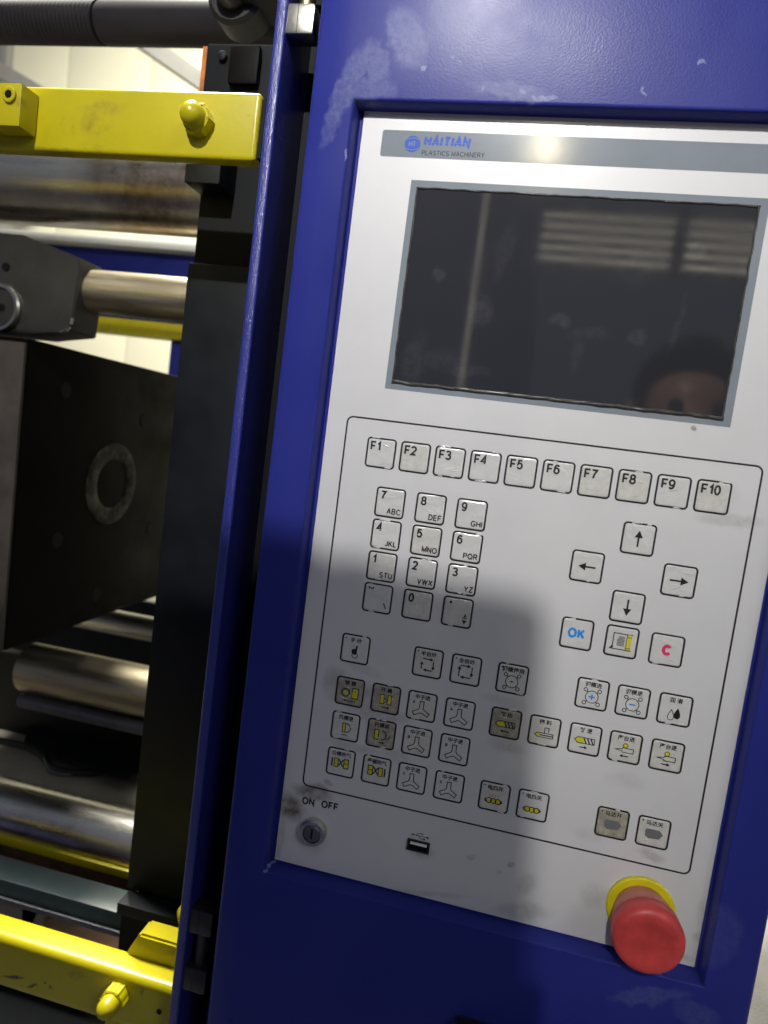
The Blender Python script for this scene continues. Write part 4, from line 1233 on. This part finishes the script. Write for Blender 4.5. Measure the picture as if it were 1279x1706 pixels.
M['blue_dull'] = simple('dull_blue_paint', (0.03, 0.034, 0.11), 0.5, var=.2, vscale=8)
dy = -0.80
door = thing('machine_door', 'dark blue neighbouring machine door mirrored in left half of screen', 'door', (-.5, dy, FLOOR_Z))
pts = [(-1.4, FLOOR_Z), (.15, FLOOR_Z), (.105, .20), (.0845, .385), (.080, .44), (.0775, .470), (.070, .4755), (-.026, .4770), (-.032, .484), (-1.4, .486)]
prism('door_leaf', [Vector((x_, dy, z_)) for x_, z_ in pts], (0, -.04, 0), 'blue_dull', door, bevel=.001)
xs_ = mirrored(790, 480, dy + .008).x
box('white_edge_strip', (xs_ - .006, xs_ + .006, dy + .0005, dy + .010, FLOOR_Z + .01, .475), 'white_trim', door, bevel=.002)

win = thing('louvred_window', 'bright louvred window mirrored as pale stripes in the screen', 'window', mirrored(1080, 440, -4.0))
wy = -4.0
wa, wb = mirrored(908, 350, wy), mirrored(1268, 466, wy)
mt, nt, b_s = new_mat('window_daylight')
b_s.inputs['Base Color'].default_value = (.8, .8, .8, 1)
b_s.inputs['Emission Color'].default_value = (1.0, 0.90, 0.74, 1)
b_s.inputs['Emission Strength'].default_value = 3.2
M['daylight'] = mt
x0w, x1w, z0w, z1w = wa.x, wb.x, wb.z, wa.z
box('pane', (x0w, x1w, wy - .02, wy - .01, z0w, z1w), 'daylight', win)
nsl = 5
for i in range(nsl + 1):
    zc = z0w + (z1w - z0w) * i / nsl
    box('louvre', (x0w, x1w, wy - .008, wy + .05, zc - .27 * (z1w - z0w) / nsl, zc + .27 * (z1w - z0w) / nsl), 'grey_steelwork', win, bevel=.006)
xm = mirrored(1128, 410, wy).x
box('mullion', (xm - .035, xm + .035, wy + .052, wy + .08, z0w - .05, z1w + .05), 'grey_steelwork', win)

# ---- the photographer
M['skin'] = simple('skin', (0.40, 0.22, 0.15), 0.45, var=.1, vscale=30)
M['jacket'] = simple('dark_jacket', (0.02, 0.022, 0.028), 0.8, var=.3, vscale=30)
M['hair'] = simple('black_hair', (0.010, 0.009, 0.008), 0.75, spec=.15, bump=.6, bscale=250)
H = mirrored(1150, 690, -.70)
Rr, Uu, Ff = RIGHT, UP, FWD
PC = CAM - Rr * .018 - Uu * .056 - Ff * .006
V, E_, RAD = [], [], []
def jn(p, r, parent=None, r2=None):
    V.append(Vector(p)); RAD.append((r, r2 or r)); i = len(V) - 1
    if parent is not None: E_.append((parent, i))
    return i
pelv = jn((H.x + .02, H.y - .06, H.z - .78), .15, None, .11)
waist = jn((H.x + .02, H.y - .05, H.z - .60), .135, pelv, .105)
chest = jn((H.x + .01, H.y - .05, H.z - .40), .155, waist, .115)
coll = jn((H.x, H.y - .045, H.z - .255), .11, chest, .09)
neck = jn((H.x, H.y - .03, H.z - .175), .056, coll)
jaw = jn((H.x - .004, H.y + .005, H.z - .085), .058, neck, .068)
mid = jn((H.x - .006, H.y, H.z - .005), .073, jaw, .090)
top = jn((H.x - .006, H.y - .012, H.z + .065), .066, mid, .082)
for sgn in (-1, 1):
    hip = jn((H.x + .02 + sgn * .10, H.y - .06, H.z - .88), .095, pelv)
    knee = jn((H.x + .02 + sgn * .12, H.y - .02, (H.z - .90 + FLOOR_Z) / 2), .062, hip)
    ank = jn((H.x + .02 + sgn * .13, H.y - .06, FLOOR_Z + .09), .042, knee)
    toe = jn((H.x + .02 + sgn * .15, H.y + .10, FLOOR_Z + .035), .036, ank)
    sh = jn((H.x + sgn * .175, H.y - .045, H.z - .285), .066, coll)
    edge = PC + Rr * (.0375 * sgn) - Uu * .055
    wr = edge + Rr * (.045 * sgn) - Uu * .075 - Ff * .045
    s_p = Vector(V[sh]); el_p = (s_p + wr) / 2 + Vector((sgn * .05, -.04, -.13))
    el = jn(el_p, .044, sh)
    fa = jn(el_p * .45 + wr * .55, .037, el)
    w_i = jn(wr, .026, fa, .021)
    pm = edge + Rr * (.026 * sgn) - Uu * .015 - Ff * .030
    p_i = jn(pm, .026, w_i, .015)
    for q, ln in enumerate((.020, .024, .022, .017)):
        o_ = Uu * (.026 - q * .018)
        k1 = jn(edge + o_ + Rr * (.020 * sgn) - Ff * .010, .0090, p_i)
        k2 = jn(edge + o_ + Rr * (.013 * sgn) + Ff * .011, .0085, k1)
        k3 = jn(edge + o_ - Rr * (ln * .8 * sgn) + Ff * .0145, .0078, k2)
    t1 = jn(edge + Uu * .010 + Rr * (.014 * sgn) - Ff * .024, .0100, p_i)
    t2 = jn(edge + Uu * .022 - Rr * (.012 * sgn) - Ff * .019, .0090, t1)
me = bpy.data.meshes.new('body'); me.from_pydata([tuple(v) for v in V], E_, [])
po_ = bpy.data.objects.new('body', me); COL.objects.link(po_)
md = po_.modifiers.new('skin', 'SKIN'); md.use_smooth_shade = True
for i, sv in enumerate(me.skin_vertices[0].data):
    sv.radius = RAD[i]; sv.use_root = (i == pelv)
sb = po_.modifiers.new('sub', 'SUBSURF'); sb.levels = 2; sb.render_levels = 2
dg = bpy.context.evaluated_depsgraph_get()
bme = bpy.data.meshes.new_from_object(po_.evaluated_get(dg))
bpy.data.objects.remove(po_)
for v in bme.vertices:                       # eye sockets, nose, lips
    d = v.co - Vector((H.x - .006, H.y, H.z))
    if d.y > .03 and abs(d.x) < .05 and -.11 < d.z < .06:
        v.co.y += .024 * math.exp(-(d.x / .011) ** 2 - ((d.z + .030) / .020) ** 2)
        v.co.y -= .010 * math.exp(-((abs(d.x) - .030) / .014) ** 2 - ((d.z - .004) / .012) ** 2)
        v.co.y += .006 * math.exp(-(d.x / .020) ** 2 - ((d.z + .066) / .008) ** 2)
bme.materials.clear(); bme.materials.append(M['jacket']); bme.materials.append(M['skin'])
for p_ in bme.polygons:
    p_.use_smooth = True
    c_ = p_.center
    if c_.z > H.z - .19 or (c_ - PC).length < .15: p_.material_index = 1
man = thing('person', 'person in dark jacket holding a phone, mirrored at lower right of screen', 'person', (H.x, H.y, FLOOR_Z))
link_mesh('body', bme, None, man)
bm = bmesh.new(); bmesh.ops.create_uvsphere(bm, u_segments=28, v_segments=18, radius=1)
for v in list(bm.verts):
    n_ = v.co.normalized(); w_ = 1 + .03 * noise.noise(n_ * 5)
    v.co = Vector((H.x - .006 + n_.x * .083 * w_, H.y - .014 + n_.y * .100 * w_, H.z + .030 + n_.z * .094 * w_))
bmesh.ops.delete(bm, geom=[v for v in bm.verts if v.co.z < H.z + .078 - max(0, (H.y + .045 - v.co.y)) * 1.1], context='VERTS')
link_mesh('hair', bm_mesh(bm, 'hair', True, 3), 'hair', man)
for sgn in (-1, 1):
    lathe('eye', (H.x - .006 + sgn * .030, H.y + .066, H.z + .004), (0, 1, 0), [(0, .011), (.006, .009), (.009, .005), (.010, .001)], 'black', man, 16)
    bm = bmesh.new(); bm_lathe(bm, (H.x - .006 + sgn * .082, H.y - .005, H.z - .012), (sgn, .2, 0), [(0, .022), (.006, .026), (.010, .020)], 20)
    for v in bm.verts: v.co.y = H.y - .005 + (v.co.y - H.y + .005) * .6
    link_mesh('ear', bm_mesh(bm, 'ear', True, 2), 'skin', man)
ph = bpy.data.meshes.new('phone')
bm = bmesh.new(); bm_box(bm, -.0365, .0365, -.076, .076, -.0042, .0042, bevel=.0035, seg=3)
bmt = Matrix((Rr, Uu, -Ff)).transposed().to_4x4(); bmt.translation = CAM - Rr * .018 - Uu * .056 - Ff * .0065
bmesh.ops.transform(bm, matrix=bmt, verts=bm.verts)
tag(link_mesh('phone', bm_mesh(bm, 'phone', True, .6), 'black'), 'black phone held up in front of the cabinet by the person', 'phone')

# ------------------------------------------------------------------ pale sack beyond the cabinet's lower right edge
sk = at(1275, 1668, .42)
bm = bmesh.new(); bmesh.ops.create_uvsphere(bm, u_segments=72, v_segments=48, radius=1)
for v in bm.verts:
    n_ = v.co.normalized()
    e_ = 4.0
    k_ = (abs(n_.x) ** e_ + abs(n_.y) ** e_ + abs(n_.z) ** e_) ** (-1 / e_)
    w_ = 1 + .05 * noise.noise(n_ * 3) + .03 * noise.noise(n_ * 8 + Vector((3, 1, 0))) + .012 * math.sin(n_.z * 40 + 6 * noise.noise(n_ * 4))
    v.co = Vector((sk.x + .19 + n_.x * k_ * .24 * w_, sk.y + .16 + n_.y * k_ * .16 * w_, (FLOOR_Z + sk.z + .14) / 2 + n_.z * k_ * (sk.z + .14 - FLOOR_Z) / 2 * w_))
tag(link_mesh('woven_sack', bm_mesh(bm, 'sack', True, 3), 'sack'), 'pale crumpled sack beyond the lower right edge of blue cabinet', 'sack')
